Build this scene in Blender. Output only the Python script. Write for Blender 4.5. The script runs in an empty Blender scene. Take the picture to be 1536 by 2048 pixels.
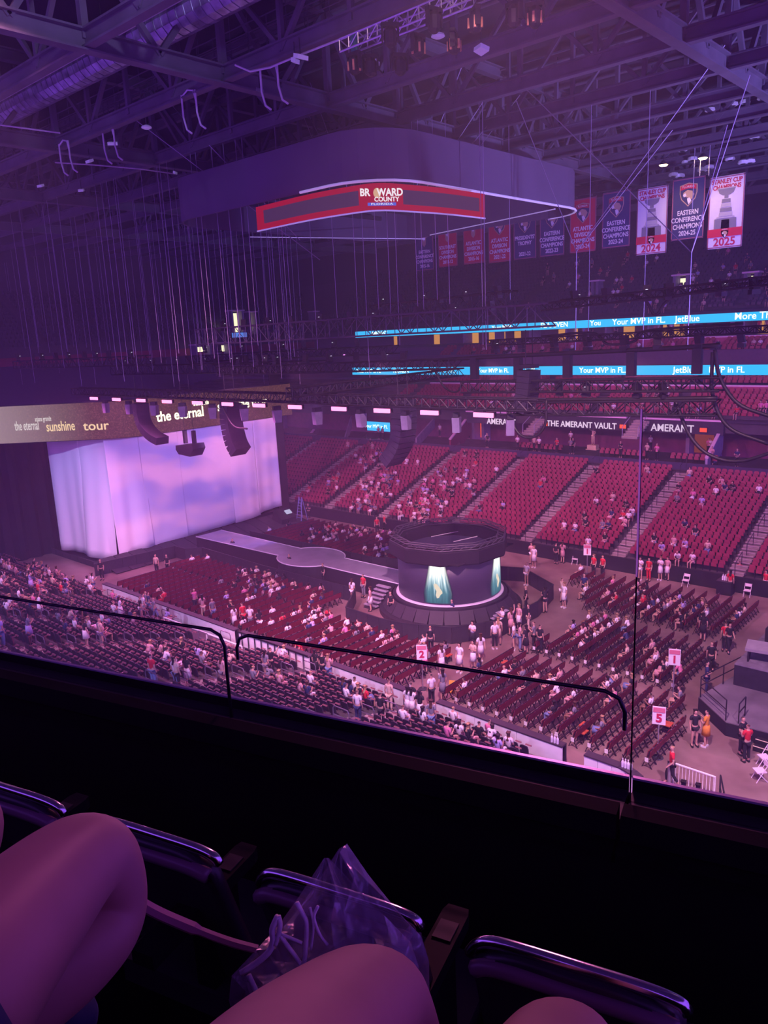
import bpy, bmesh, math, random
from mathutils import Vector, Matrix, Quaternion
random.seed(7)
PI = math.pi
C = bpy.context.scene.collection
SC = bpy.context.scene
# ------------------------------------------------------------------ camera
EYE = Vector((0.0, 0.0, 19.0))
F = 1543.0
AX = Vector((0.74393187, -0.11766487, -0.65781483))   # arena long axis seen in camera space (right, up, forward)
AY = Vector((0.6666698, 0.19845144, 0.71844861))
AZ = Vector((-0.04600814, 0.9730221, -0.22607797))
right = Vector((AX.x, AY.x, AZ.x)); upv = Vector((AX.y, AY.y, AZ.y)); fwd = Vector((AX.z, AY.z, AZ.z))
cam = bpy.data.cameras.new('camera'); camo = bpy.data.objects.new('camera', cam); C.objects.link(camo)
M = Matrix((right, upv, -fwd)).transposed().to_4x4(); M.translation = EYE
camo.matrix_world = M
cam.sensor_fit = 'AUTO'; cam.sensor_width = 36.0; cam.lens = F / 2048 * 36.0
cam.clip_start = 0.05; cam.clip_end = 400
SC.camera = camo
# ------------------------------------------------------------------ world, view, lights
W = bpy.data.worlds.new('World'); SC.world = W; W.use_nodes = True
W.node_tree.nodes['Background'].inputs[0].default_value = (0.29, 0.08, 0.92, 1)
W.node_tree.nodes['Background'].inputs[1].default_value = 1.3
vs = SC.view_settings
vs.view_transform = 'Standard'; vs.look = 'None'; vs.exposure = 0.0; vs.gamma = 1.0; vs.use_curve_mapping = False
cy = SC.cycles
cy.max_bounces = 4; cy.diffuse_bounces = 2; cy.glossy_bounces = 2; cy.transmission_bounces = 3; cy.transparent_max_bounces = 12; cy.volume_bounces = 0
cy.sample_clamp_indirect = 4.0; cy.use_denoising = True; cy.caustics_reflective = False; cy.caustics_refractive = False
def spot(name, loc, tgt, col, power, ang, blend=0.8, r=0.3):
    l = bpy.data.lights.new(name, 'SPOT'); l.energy = power; l.color = col; l.spot_size = math.radians(ang); l.spot_blend = blend; l.shadow_soft_size = r
    o = bpy.data.objects.new(name, l); C.objects.link(o); o.location = loc
    o.rotation_euler = (Vector(tgt) - Vector(loc)).to_track_quat('-Z', 'Y').to_euler()
    return o
def area(name, loc, tgt, col, power, sx, sy):
    l = bpy.data.lights.new(name, 'AREA'); l.shape = 'RECTANGLE'; l.size = sx; l.size_y = sy; l.energy = power; l.color = col
    o = bpy.data.objects.new(name, l); C.objects.link(o); o.location = loc
    o.rotation_euler = (Vector(tgt) - Vector(loc)).to_track_quat('-Z', 'Y').to_euler()
    return o
MAG = (1.0, 0.20, 0.62); BLU = (0.30, 0.22, 1.0); VIO = (0.55, 0.22, 1.0)
# wash lamps on the rig aimed at the far stand, unseen lamps set in the near roof for the floor, blue lamps at right
for x_, p_ in ((-60, 5200), (-50, 7000), (-40, 7500), (-30, 8000), (-20, 8000), (-10, 6500)):
    spot('stand_wash', (x_, 43.5, 16.9), (x_ + 1, 60, 3.5), (1.0, 0.30, 0.62), p_*1.15, 95, 1.0, 0.2)
for x_, p_ in ((-46, 5000), (-30, 6500), (-13, 6500)):
    spot('balcony_fill', (x_, 46, 17.2), (x_ + 2, 84, 14), (0.95, 0.28, 0.80), p_, 70, 1.0, 0.2)  # added fill lamps that brighten the pink balcony fronts
spot('floor_wash', (-8, 12, 34.6), (-25, 38, 0), (1.0, 0.46, 0.70), 140000, 58, 0.9, 0.6)
spot('floor_wash', (-30, 8, 34.6), (-46, 34, 0), (1.0, 0.36, 0.66), 95000, 60, 0.9, 0.6)
spot('floor_wash', (4, 16, 34), (-9, 36, 0), (1.0, 0.52, 0.85), 120000, 50, 1.0, 0.6)  # extra unseen lamp added to brighten the open floor at right
spot('roof_wash', (10, 40, 12), (-22, 54, 31), (0.36, 0.25, 1.0), 85000, 76, 1.0, 0.5)
spot('roof_wash', (12, 30, 30), (-24, 80, 16), BLU, 42000, 60, 1.0, 0.8)
spot('boards_fill', (-20, 3.5, 14.5), (-30, 27, 0.5), (0.62, 0.50, 1.0), 9000, 80, 1.0, 0.4)  # hidden fill lamps added below the deck to lift the white boards
spot('boards_fill', (-44, 2, 14.5), (-50, 27, 0.5), (0.62, 0.46, 1.0), 9000, 80, 1.0, 0.4)
spot('foreground_fill', (-14, 24, 34.5), (-1, 1, 18), (1.0, 0.20, 0.50), 100000, 40, 1.0, 1.6)  # unseen pink fill added to light the knees and seat rims
spot('duct_fill', (-18, 13, 33.4), (-42, 23, 33), (0.55, 0.45, 1.0), 3500, 60, 1.0, 0.3)  # out of view fill added for blue highlights on the ducts
spot('truss_fill', (-14, 17, 33.5), (-20, 24, 29.8), (1.0, 0.62, 0.66), 1500, 50, 1.0, 0.2)  # unseen fill added to brighten the silver truss at top centre
# ------------------------------------------------------------------ pixel -> place helpers
def ray(px, py):
    d = Vector((px - 768.0, 1024.0 - py, F)).normalized()
    return Vector((AX.dot(d), AY.dot(d), AZ.dot(d)))
def atz(px, py, z): d = ray(px, py); return EYE + d * ((z - EYE.z) / d.z)
def aty(px, py, y): d = ray(px, py); return EYE + d * (y / d.y)
def atx(px, py, x): d = ray(px, py); return EYE + d * (x / d.x)
def atd(px, py, dep): d = ray(px, py); return EYE + d * (dep / d.dot(fwd))
def topx(P):
    v = Vector(P) - EYE; z = v.dot(fwd)
    if z < 0.05: return (-9999, -9999, z)
    return (768 + F * v.dot(right) / z, 1024 - F * v.dot(upv) / z, z)
# ------------------------------------------------------------------ materials
MATS = {}
def mat(name, col, rough=0.6, metal=0.0, var=0.12, scale=3.0, bump=0.0, emit=None, es=0.0, spec=0.4):
    if name in MATS: return MATS[name]
    m = bpy.data.materials.new(name); m.use_nodes = True; nt = m.node_tree; b = nt.nodes['Principled BSDF']
    b.inputs['Roughness'].default_value = rough; b.inputs['Metallic'].default_value = metal; b.inputs['Specular IOR Level'].default_value = spec
    if var > 0:
        tc = nt.nodes.new('ShaderNodeTexCoord'); nz = nt.nodes.new('ShaderNodeTexNoise'); nz.inputs['Scale'].default_value = scale; nz.inputs['Detail'].default_value = 3
        nt.links.new(tc.outputs['Object'], nz.inputs['Vector'])
        r = nt.nodes.new('ShaderNodeValToRGB'); e = r.color_ramp.elements
        e[0].position = 0.3; e[1].position = 0.7
        e[0].color = tuple(max(0, c * (1 - var)) for c in col) + (1,); e[1].color = tuple(min(1, c * (1 + var)) for c in col) + (1,)
        nt.links.new(nz.outputs[0], r.inputs[0]); nt.links.new(r.outputs[0], b.inputs['Base Color'])
        if bump > 0:
            bp = nt.nodes.new('ShaderNodeBump'); bp.inputs['Strength'].default_value = bump
            nt.links.new(nz.outputs[0], bp.inputs['Height']); nt.links.new(bp.outputs[0], b.inputs['Normal'])
    else: b.inputs['Base Color'].default_value = tuple(col) + (1,)
    if emit:
        b.inputs['Emission Color'].default_value = tuple(emit) + (1,); b.inputs['Emission Strength'].default_value = es
    MATS[name] = m
    return m
def screen(name, col, es):
    if name in MATS: return MATS[name]
    m = bpy.data.materials.new(name); m.use_nodes = True; nt = m.node_tree; nt.nodes.clear()
    o = nt.nodes.new('ShaderNodeOutputMaterial'); e = nt.nodes.new('ShaderNodeEmission'); e.inputs[0].default_value = tuple(col) + (1,); e.inputs[1].default_value = es
    nt.links.new(e.outputs[0], o.inputs[0]); MATS[name] = m; return m
# ------------------------------------------------------------------ mesh builder
class MB:
    def __init__(s): s.v = []; s.f = []; s.m = []; s.sm = False
    def quad(s, a, b, c, d, m=0):
        i = len(s.v); s.v += [tuple(a), tuple(b), tuple(c), tuple(d)]; s.f.append((i, i+1, i+2, i+3)); s.m.append(m); return s
    def obox(s, c, ax, ay, az, m=0):     # half-axes
        c, ax, ay, az = Vector(c), Vector(ax), Vector(ay), Vector(az); i = len(s.v)
        for sx in (-1, 1):
            for sy in (-1, 1):
                for sz in (-1, 1): s.v.append(tuple(c + ax*sx + ay*sy + az*sz))
        for q in ((0,1,3,2),(4,6,7,5),(0,4,5,1),(2,3,7,6),(0,2,6,4),(1,5,7,3)): s.f.append(tuple(i+k for k in q)); s.m.append(m)
        return s
    def box(s, c, d, rz=0.0, m=0):
        co, si = math.cos(rz), math.sin(rz)
        return s.obox(c, (co*d[0]/2, si*d[0]/2, 0), (-si*d[1]/2, co*d[1]/2, 0), (0, 0, d[2]/2), m)
    def bar(s, a, b, w, h, m=0):          # rectangular bar between two points
        a, b = Vector(a), Vector(b); t = (b-a); L = t.length
        if L < 1e-6: return s
        t /= L; up = Vector((0,0,1)) if abs(t.z) < 0.95 else Vector((1,0,0)); x = t.cross(up).normalized(); y = x.cross(t)
        return s.obox((a+b)/2, t*L/2, x*w/2, y*h/2, m)
    def path(s, pts, r, n=6, m=0, closed=False, caps=True):
        pts = [Vector(p) for p in pts]; rr = r if isinstance(r, (list, tuple)) else [r]*len(pts); base = len(s.v); N = len(pts); x = None
        for k, p in enumerate(pts):
            if closed: t = pts[(k+1) % N] - pts[k-1]
            else: t = pts[min(k+1, N-1)] - pts[max(k-1, 0)]
            t.normalize()
            if x is None:
                up = Vector((0,0,1)) if abs(t.z) < 0.9 else Vector((1,0,0)); x = t.cross(up).normalized()
            else: x = (x - t*x.dot(t)).normalized()
            y = t.cross(x)
            for j in range(n):
                a = 2*PI*j/n; s.v.append(tuple(p + (x*math.cos(a) + y*math.sin(a))*rr[k]))
        for k in range(N if closed else N-1):
            for j in range(n):
                a = base + k*n; b = base + ((k+1) % N)*n
                s.f.append((a+j, a+(j+1) % n, b+(j+1) % n, b+j)); s.m.append(m)
        if caps and not closed:
            s.f.append(tuple(base+j for j in range(n))[::-1]); s.m.append(m)
            s.f.append(tuple(base+(N-1)*n+j for j in range(n))); s.m.append(m)
        return s
    def tube(s, a, b, r, n=6, m=0): return s.path([a, b], r, n, m)
    def prism(s, poly, ax, ay, az, o=(0,0,0), m=0):   # 2D poly in (ax,ay) extruded by az
        o, ax, ay, az = Vector(o), Vector(ax), Vector(ay), Vector(az); i = len(s.v); n = len(poly)
        for p in poly: s.v.append(tuple(o + ax*p[0] + ay*p[1]))
        for p in poly: s.v.append(tuple(o + ax*p[0] + ay*p[1] + az))
        s.f.append(tuple(range(i, i+n))[::-1]); s.m.append(m); s.f.append(tuple(range(i+n, i+2*n))); s.m.append(m)
        for k in range(n): s.f.append((i+k, i+(k+1) % n, i+n+(k+1) % n, i+n+k)); s.m.append(m)
        return s
    def lathe(s, prof, c=(0,0,0), n=16, m=0):
        i = len(s.v)
        for r, z in prof:
            for j in range(n): a = 2*PI*j/n; s.v.append((c[0]+r*math.cos(a), c[1]+r*math.sin(a), c[2]+z))
        for k in range(len(prof)-1):
            for j in range(n): s.f.append((i+k*n+j, i+k*n+(j+1) % n, i+(k+1)*n+(j+1) % n, i+(k+1)*n+j)); s.m.append(m)
        s.f.append(tuple(i+j for j in range(n))[::-1]); s.m.append(m); s.f.append(tuple(i+(len(prof)-1)*n+j for j in range(n))); s.m.append(m)
        return s
    def grid(s, rows, m=0):
        i = len(s.v); h = len(rows); w = len(rows[0])
        for r in rows: s.v += [tuple(p) for p in r]
        for a in range(h-1):
            for b in range(w-1): s.f.append((i+a*w+b, i+a*w+b+1, i+(a+1)*w+b+1, i+(a+1)*w+b)); s.m.append(m)
        return s
    def mesh(s, name, mats, smooth=False):
        me = bpy.data.meshes.new(name); me.from_pydata(s.v, [], s.f)
        for q in (mats if isinstance(mats, (list, tuple)) else [mats]): me.materials.append(q)
        if any(s.m): me.polygons.foreach_set('material_index', s.m)
        if smooth: me.polygons.foreach_set('use_smooth', [True]*len(s.f))
        me.update(); return me
    def build(s, name, mats, parent=None, smooth=False):
        o = bpy.data.objects.new(name, s.mesh(name, mats, smooth)); C.objects.link(o)
        if parent: o.parent = parent
        return o
def tag(o, label=None, cat=None, group=None, kind=None):
    if label: o['label'] = label
    if cat: o['category'] = cat
    if group: o['group'] = group
    if kind: o['kind'] = kind
    return o
def thing(name, label, cat, loc=(0,0,0), rz=0.0, group=None):
    o = bpy.data.objects.new(name, None); C.objects.link(o); o.location = loc; o.rotation_euler = (0,0,rz)
    return tag(o, label, cat, group)
def put(name, me, parent=None, loc=None, rz=0.0):
    o = bpy.data.objects.new(name, me); C.objects.link(o)
    if parent: o.parent = parent
    if loc is not None: o.location = loc
    if rz: o.rotation_euler = (0,0,rz)
    return o
def dup(root, loc, rz=0.0, label=None, group=None):
    r = root.copy(); C.objects.link(r); r.location = loc; r.rotation_euler = (0,0,rz)
    if label: r['label'] = label
    if group: r['group'] = group
    for ch in list(root.children):
        c = ch.copy(); C.objects.link(c); c.parent = r
        for g in list(ch.children): d = g.copy(); C.objects.link(d); d.parent = c
    return r
def text(body, size, m, loc, xdir, ydir, parent=None, ext=0.01, align='CENTER', name='lettering', sx=1.0, off=0.0):
    cu = bpy.data.curves.new(name, 'FONT'); cu.body = body; cu.size = size; cu.extrude = ext; cu.align_x = align; cu.align_y = 'CENTER'; cu.offset = off
    cu.resolution_u = 3; cu.materials.append(m)
    o = bpy.data.objects.new(name, cu); C.objects.link(o)
    x = Vector(xdir).normalized(); y = Vector(ydir).normalized(); z = x.cross(y).normalized(); y = z.cross(x)
    mm = Matrix((x*sx, y, z)).transposed().to_4x4(); mm.translation = Vector(loc)
    if parent: o.parent = parent; mm = Matrix.Translation(-Vector(parent.location)) @ mm
    o.matrix_local = mm
    return o
ORD = ['zeroth','first','second','third','fourth','fifth','sixth','seventh','eighth','ninth','tenth','eleventh','twelfth','thirteenth','fourteenth','fifteenth','sixteenth','seventeenth','eighteenth','nineteenth','twentieth']
def ordn(k):
    if k <= 20: return ORD[k]
    t = ['','','twenty','thirty','forty','fifty','sixty','seventy','eighty','ninety'][k//10]
    return t + '-' + ORD[k % 10] if k % 10 else {2:'twentieth',3:'thirtieth',4:'fortieth',5:'fiftieth',6:'sixtieth',7:'seventieth',8:'eightieth',9:'ninetieth'}[k//10]
# ------------------------------------------------------------------ shared materials
BLACK = mat('black_paint', (0.018,0.016,0.02), 0.5)
BLACKMAT = mat('black_drape', (0.012,0.011,0.016), 0.95, var=0.3, scale=0.6)
STEEL = mat('roof_steel', (0.12,0.115,0.135), 0.55, var=0.2, scale=0.7)
STEELD = mat('dark_steel', (0.05,0.05,0.06), 0.5, 0.3)
CONC = mat('bowl_concrete', (0.07,0.06,0.07), 0.85, var=0.25, scale=0.8)
WHITEP = mat('white_paint', (0.78,0.78,0.8), 0.5, var=0.05)
CHROME = mat('chrome', (0.75,0.75,0.78), 0.16, 1.0, var=0.0)
REDSEAT = mat('red_seat_plastic', (0.27,0.034,0.072), 0.42, var=0.15, scale=2.0)
MARWALL = mat('maroon_wall', (0.22,0.02,0.06), 0.7, var=0.15, scale=0.5)
# ================================================================== SETTING
def struct(o): o['kind'] = 'structure'; return o
# floor
fm = bpy.data.materials.new('arena_floor'); fm.use_nodes = True; nt = fm.node_tree; b = nt.nodes['Principled BSDF']
tc = nt.nodes.new('ShaderNodeTexCoord'); n1 = nt.nodes.new('ShaderNodeTexNoise'); n1.inputs['Scale'].default_value = 0.35; n1.inputs['Detail'].default_value = 6
n2 = nt.nodes.new('ShaderNodeTexNoise'); n2.inputs['Scale'].default_value = 2.4; n2.inputs['Detail'].default_value = 4
r = nt.nodes.new('ShaderNodeValToRGB'); r.color_ramp.elements[0].position = 0.35; r.color_ramp.elements[1].position = 0.68
r.color_ramp.elements[0].color = (0.20,0.13,0.12,1); r.color_ramp.elements[1].color = (0.34,0.24,0.22,1)
mx = nt.nodes.new('ShaderNodeMixRGB'); mx.blend_type = 'MULTIPLY'; mx.inputs[0].default_value = 0.35
nt.links.new(tc.outputs['Object'], n1.inputs[0]); nt.links.new(tc.outputs['Object'], n2.inputs[0]); nt.links.new(n1.outputs[0], r.inputs[0])
nt.links.new(r.outputs[0], mx.inputs[1]); nt.links.new(n2.outputs[0], mx.inputs[2]); nt.links.new(mx.outputs[0], b.inputs['Base Color']); b.inputs['Roughness'].default_value = 0.42
m = MB(); m.box((-42, 40.5, -0.15), (130, 40, 0.3)); struct(m.build('floor', fm))
# stand behind the far boards, and the near one: stepped tiers
FY0, FZ0, FT, FR, FROWS = 55.2, 1.0, 0.8, 0.295, 17
NY0, NZ0, NT, NR, NROWS = 26.6, 0.35, 0.8, 0.25, 22
def tiers(name, x0, x1, y0, z0, ty, rz, n, mt):
    m = MB()
    for k in range(n):
        ya = y0 + ty*k; za = z0 + rz*k
        m.box(((x0+x1)/2, ya + ty/2, (za - 0.6)), (x1-x0, abs(ty), 1.2))
    return struct(m.build(name, mt))
tiers('far_stand_tiers', -84, 6, FY0-0.3, FZ0, FT, FR, FROWS, CONC)
tiers('near_stand_tiers', -84, -15.2, NY0+0.45, NZ0, -NT, NR, NROWS, CONC)
m = MB(); m.box((-40, 54.75, 0.5), (92, 0.25, 1.25)); struct(m.build('wall_far_base', BLACKMAT))
UY0, UZ0, UT, UR, UROWS = 88.6, 19.7, 0.85, 0.5, 18
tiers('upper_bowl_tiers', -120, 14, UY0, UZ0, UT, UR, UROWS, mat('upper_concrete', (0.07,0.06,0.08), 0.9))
tiers('club_tiers', -120, 14, 73.4, 9.75, 0.8, 0.42, 6, CONC)
m = MB(); m.box((-53, 104.2, 17), (140, 0.4, 40)); struct(m.build('wall_back', mat('back_wall', (0.05,0.045,0.06), 0.9)))
m = MB(); m.box((-118, 50, 17), (0.4, 120, 40)); struct(m.build('wall_end', mat('back_wall', (0.05,0.045,0.06), 0.9)))
# end bowl behind the stage (dark)
m = MB()
for k in range(16): m.box((-98 - 0.85*k - 0.42, 62, 19.0 + 0.5*k - 0.5), (0.85, 96, 1.0))
m.box((-97.8, 62, 10), (0.5, 96, 3.2)); m.box((-97.6, 62, 17.6), (0.4, 96, 1.0), m=1)
struct(m.build('end_bowl_tiers', [mat('upper_concrete', (0.07,0.06,0.08), 0.9), MARWALL]))
# roof deck
m = MB(); m.box((-52, 45, 36.4), (150, 130, 0.3)); struct(m.build('ceiling', mat('roof_deck', (0.03,0.028,0.04), 0.9, var=0.3, scale=0.4)))
# ------------------------------------------------------------------ haze
m = MB(); m.box((-49.5, 49, 17.9), (136, 106, 36))
hz = bpy.data.materials.new('stage_haze'); hz.use_nodes = True; nt = hz.node_tree; nt.nodes.clear()
o = nt.nodes.new('ShaderNodeOutputMaterial'); v = nt.nodes.new('ShaderNodeVolumeScatter'); v.inputs['Color'].default_value = (0.85,0.78,1.0,1); v.inputs['Density'].default_value = 0.0021; v.inputs['Anisotropy'].default_value = 0.35
nt.links.new(v.outputs[0], o.inputs['Volume'])
HZ = m.build('haze', hz); tag(HZ, 'thin purple stage haze hanging through the whole arena', 'haze', kind='stuff')
# ================================================================== BOARDS (near side)
BOARD = mat('dasher_white', (0.86,0.86,0.90), 0.4, var=0.06)
LEDGE = mat('dasher_ledge', (0.05,0.035,0.05), 0.6)
def board_run(x0, x1, label, low=False):
    y = 27.3
    t = thing('dasher_board', label, 'rink board', ((x0+x1)/2, y, 0), 0, None)
    n = max(1, round((x1-x0)/2.4)); w = (x1-x0)/n
    me = MB().box((0, 0, 0.55), (w-0.025, 0.07, 1.0)).mesh('board_panel', BOARD)
    for k in range(n): put('board_panel', me, t, (x0+w*(k+0.5)-t.location.x, 0, 0))
    MB().box((0, 0.16, 1.08), (x1-x0, 0.42, 0.07)).build('top_ledge', LEDGE, t)
    MB().box((0, 0.30, 0.52), (x1-x0, 0.1, 1.04)).build('back_skirt', BLACKMAT, t)
    if low:
        m = MB()
        for k in range(10): m.box((x0+0.4+(x1-x0-0.8)*k/9-t.location.x, -0.12, 0.75), (0.05, 0.05, 0.95))
        m.box((0, -0.12, 1.2), (x1-x0, 0.05, 0.05)); m.build('guard_frame', BLACK, t)
    return t
bx = lambda px, py: atz(px, py, 1.0).x
board_run(bx(196,1172), bx(462,1266), 'long white rink board along the near stand, far end by the stage')
board_run(bx(470,1270), bx(612,1320), 'white rink board behind a dark barred guard frame', True)
board_run(bx(640,1328), bx(832,1396), 'white rink board in the middle, behind standing fans')
board_run(bx(872,1408), bx(1122,1500), 'white rink board beside the folding chair rows, water bottles at its end')
# curved end piece
t = thing('dasher_board', 'short curved white rink board at the open corner by the floor entrance', 'rink board', (bx(1165,1516), 27.3, 0))
pts = []
x0 = 0; x1 = bx(1285,1552) - t.location.x
for k in range(9):
    s = k/8; pts.append((x0 + (x1-x0)*s, -0.9*max(0, s-0.55)**2*2.2, 0))
for k in range(4):
    m = MB(); a = pts[2*k]; b2 = pts[2*k+2]
    m.bar((a[0]+0.01, a[1], 0.55), (b2[0]-0.01, b2[1], 0.55), 0.07, 1.0); m.build('board_panel', BOARD, t)
m = MB()
for k in range(8): m.bar((pts[k][0], pts[k][1]+0.15, 1.08), (pts[k+1][0], pts[k+1][1]+0.15, 1.08), 0.42, 0.07)
m.build('top_ledge', LEDGE, t)
# yellow edged steps down to the floor at the board gaps
YEL = mat('safety_yellow', (0.75,0.55,0.08), 0.6)
def gap_steps(xa, xb, label):
    t = thing('floor_steps', label, 'steps', ((xa+xb)/2, 27.0, 0))
    for k in range(2):
        s = MB().box((0, -0.35*k, 0.09+0.18*k), (xb-xa, 0.36, 0.18+0.0)).build('step', CONC, t)
        MB().box((0, -0.35*k+0.16, 0.185+0.18*k), (xb-xa-0.1, 0.06, 0.012)).build('nosing', YEL, s)
gap_steps(bx(1122,1500)+0.1, bx(1165,1516)-0.1, 'two low steps with yellow nosing in the board gap by the water bottles')
gap_steps(bx(612,1320)+0.1, bx(640,1328)-0.1, 'two low steps with yellow nosing beside the barred guard frame')
# rail of white tubing inside the near stand
t = tag(MB().path([(-43.2,25.35,1.5),(-38.5,25.35,1.5),(-35.0,25.35,1.5)], 0.05).box((-38.5,25.35,1.05),(0.06,0.06,0.9)).box((-35.0,25.35,1.0),(0.06,0.06,1.0)).box((-43.2,25.35,1.0),(0.06,0.06,1.0)).build('hand_rail', WHITEP), 'long white hand rail above the front rows of the near stand', 'rail')

# ================================================================== FAR SIDE: vault level, fascias, suites, ribbons
DK = mat('vault_dark_wall', (0.035,0.03,0.05), 0.7)
PINKF = mat('club_fascia', (0.45,0.06,0.17), 0.6, var=0.1)
CAPM = mat('fascia_cap', (0.80,0.55,0.70), 0.45, var=0.04)
WALLV = mat('vault_back_panel', (0.12,0.02,0.05), 0.6, var=0.25, scale=1.5)
m = MB(); m.box((-60, 77.6, 7.6), (120, 0.3, 4.2)); struct(m.build('wall_vault_back', WALLV))
m = MB(); m.box((-50, 72.6, 5.6), (112, 6.6, 0.8)); struct(m.build('floor_vault', CONC))
m = MB(); m.box((-60, 75.3, 9.62), (120, 4.4, 0.2)); struct(m.build('ceiling_vault', DK))
# low dark wall along the walkway
m = MB(); m.box((-50, 69.35, 5.95), (112, 0.12, 0.62)); struct(m.build('trim_walkway', mat('walkway_wall', (0.05,0.045,0.09), 0.4)))
LETW = screen('sign_letter_glow', (0.90,0.65,0.92), 1.0)
def header(px0, px1, py, lab, txt, tpx, tsize):
    a = aty(px0, py, 73.2); b2 = aty(px1, py, 73.2)
    t = thing('vault_header', lab, 'sign', ((a.x+b2.x)/2, 73.2, 9.0))
    MB().box((0, 0, 0), (b2.x-a.x, 0.25, 1.25)).build('fascia_board', DK, t)
    MB().box((0, -0.1, 0.70), (b2.x-a.x, 0.45, 0.16)).build('fascia_cap', CAPM, t)
    c = aty(tpx[0], tpx[1], 73.05)
    text(txt, tsize, LETW, c, (1,0,0), (0,0,1), t, 0.02, sx=0.92, off=0.012)
    return t
header(1075, 1255, 850, 'dark header sign reading THE AMERANT VAULT above the middle suite', 'THE AMERANT VAULT', (1161,850), 0.86)
header(1288, 1448, 858, 'dark header sign reading AMERANT above the suite on the right', 'AMERANT', (1344,857), 0.98)
header(935, 1030, 843, 'dark header sign reading AMERANT partly behind the hanging truss', 'AMERANT', (1002,844), 0.9)
# cream statue figure of a player in the vault: plain poseable mannequin in a jersey, on a plinth
# side walls between suites and slanted glass sides
def slant_wall(p_lo, p_hi, yl, yh, name, label, mt, cap=None, th=0.25, low=2.2):
    a = aty(*p_lo, yl); b2 = aty(*p_hi, yh)
    t = thing(name, label, 'wall', a)
    d = b2 - a
    m = MB(); x = Vector((th/2,0,0))
    v = [Vector((0,0,0)), d, d - Vector((0,0,low)), Vector((0,0,-low))]
    m.quad(v[0]-x, v[1]-x, v[2]-x, v[3]-x); m.quad(v[3]+x, v[2]+x, v[1]+x, v[0]+x); m.quad(v[0]-x, v[0]+x, v[1]+x, v[1]-x); m.quad(v[3]-x, v[3]+x, v[0]+x, v[0]-x); m.quad(v[1]-x, v[1]+x, v[2]+x, v[2]-x)
    m.build('wall_panel', mt, t)
    if cap: MB().bar((0,0,0.08), d + Vector((0,0,0.08)), th+0.1, 0.14).build('wall_cap', cap, t)
slant_wall((568,942),(628,860), 63, 73.0, 'stair_wall', 'maroon sloping stair wall with white cap beside the far stand, stage end', MARWALL, CAPM)
slant_wall((690,872),(702,832), 70, 74, 'stair_wall', 'pale sloping stair wall above the stage end sections', mat('pale_wall',(0.30,0.25,0.34),0.6), None, 0.2, 1.4)
slant_wall((900,880),(940,830), 69.6, 74.5, 'stair_wall', 'maroon sloping stair wall left of the glowing orange light', MARWALL, CAPM, 0.2)
slant_wall((832,876),(868,836), 69.6, 75.5, 'stair_wall', 'grey sloping stair rail wall behind the long speaker column', mat('pale_wall',(0.30,0.25,0.34),0.6), None, 0.2, 1.2)
slant_wall((1413,918),(1446,852), 69.6, 74.5, 'stair_wall', 'grey sloping side wall at the right of the AMERANT suite', mat('grey_side_wall',(0.30,0.28,0.42),0.6), CAPM, 0.2)
# fascias and ribbons run the length of the far side
def fascia(nm, x0, x1, y, z, h, lab, mt, cap=True):
    t = thing(nm, lab, 'fascia', ((x0+x1)/2, y, z))
    MB().box((0,0,0), (x1-x0, 0.25, h)).build('fascia_panel', mt, t)
    if cap: MB().box((0,-0.06,h/2+0.07), (x1-x0, 0.4, 0.14)).build('fascia_cap', CAPM, t)
    return t
xa = lambda px, y: aty(px, 760, y).x
fascia('balcony_fascia', xa(862,78.2), 8, 78.2, 12.0, 0.85, 'long pink balcony front with pale cap under the lower screen ribbon', PINKF)
fascia('balcony_fascia', xa(1032,86.4), xa(1320,86.4), 86.4, 16.5, 0.75, 'pink balcony front below the warm lit suites, left length', PINKF)
fascia('balcony_fascia', xa(1345,86.4), 8, 86.4, 16.5, 0.75, 'pink balcony front below the warm lit suites, right length', PINKF)
m = MB(); m.box((-50, 78.9, 12.0), (130, 1.0, 0.3)); m.box((-50, 82.4, 12.15), (130, 6, 0.3)); m.box((-50, 85.6, 15.2), (130, 3.4, 0.3)); m.box((-50, 88.5, 16.9), (130, 4.0, 0.3)); struct(m.build('floor_club', CONC))
m = MB(); m.box((-50, 83.8, 14.2), (130, 0.3, 3.0)); m.box((-50, 91.2, 18.0), (130, 0.3, 3.6)); struct(m.build('wall_club_back', mat('club_wall',(0.10,0.05,0.10),0.7)))
m = MB(); m.box((-50, 88.9, 19.5), (130, 4.6, 0.3)); struct(m.build('ceiling_suites', DK))
# ribbon screens
def ribbon(nm, y, z, h, x0, x1, lab, words):
    t = thing(nm, lab, 'screen', ((x0+x1)/2, y, z))
    MB().box((0,0.08,0), (x1-x0, 0.14, h+0.1)).build('housing', BLACK, t)
    MB().box((0,-0.02,0), (x1-x0, 0.06, h)).build('display', screen('ribbon_cyan', (0.02,0.40,0.80), 1.5), t)
    for (px, s, sz) in words:
        p = aty(px, 700, y-0.07)
        text(s, sz, screen('ribbon_white', (0.85,1.0,0.95), 1.6), (p.x, y-0.07, z), (1,0,0), (0,0,1), t, 0.01, off=0.01)
    return t
ribbon('ribbon_screen', 82.0, 13.75, 1.0, xa(706,82), 8, 'long cyan ribbon screen of white captions, the lower of the two',
       [(735,'Your MVP in FL',0.72),(800,'FLORIDA',0.7),(880,'Your MVP in FL',0.72),(985,'Your MVP in FL',0.72),(1065,'JetBlue',0.75),(1205,'Your MVP in FL.',0.85),(1372,'JetBlue',0.9),(1455,'MVP in FL',0.85)])
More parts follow.
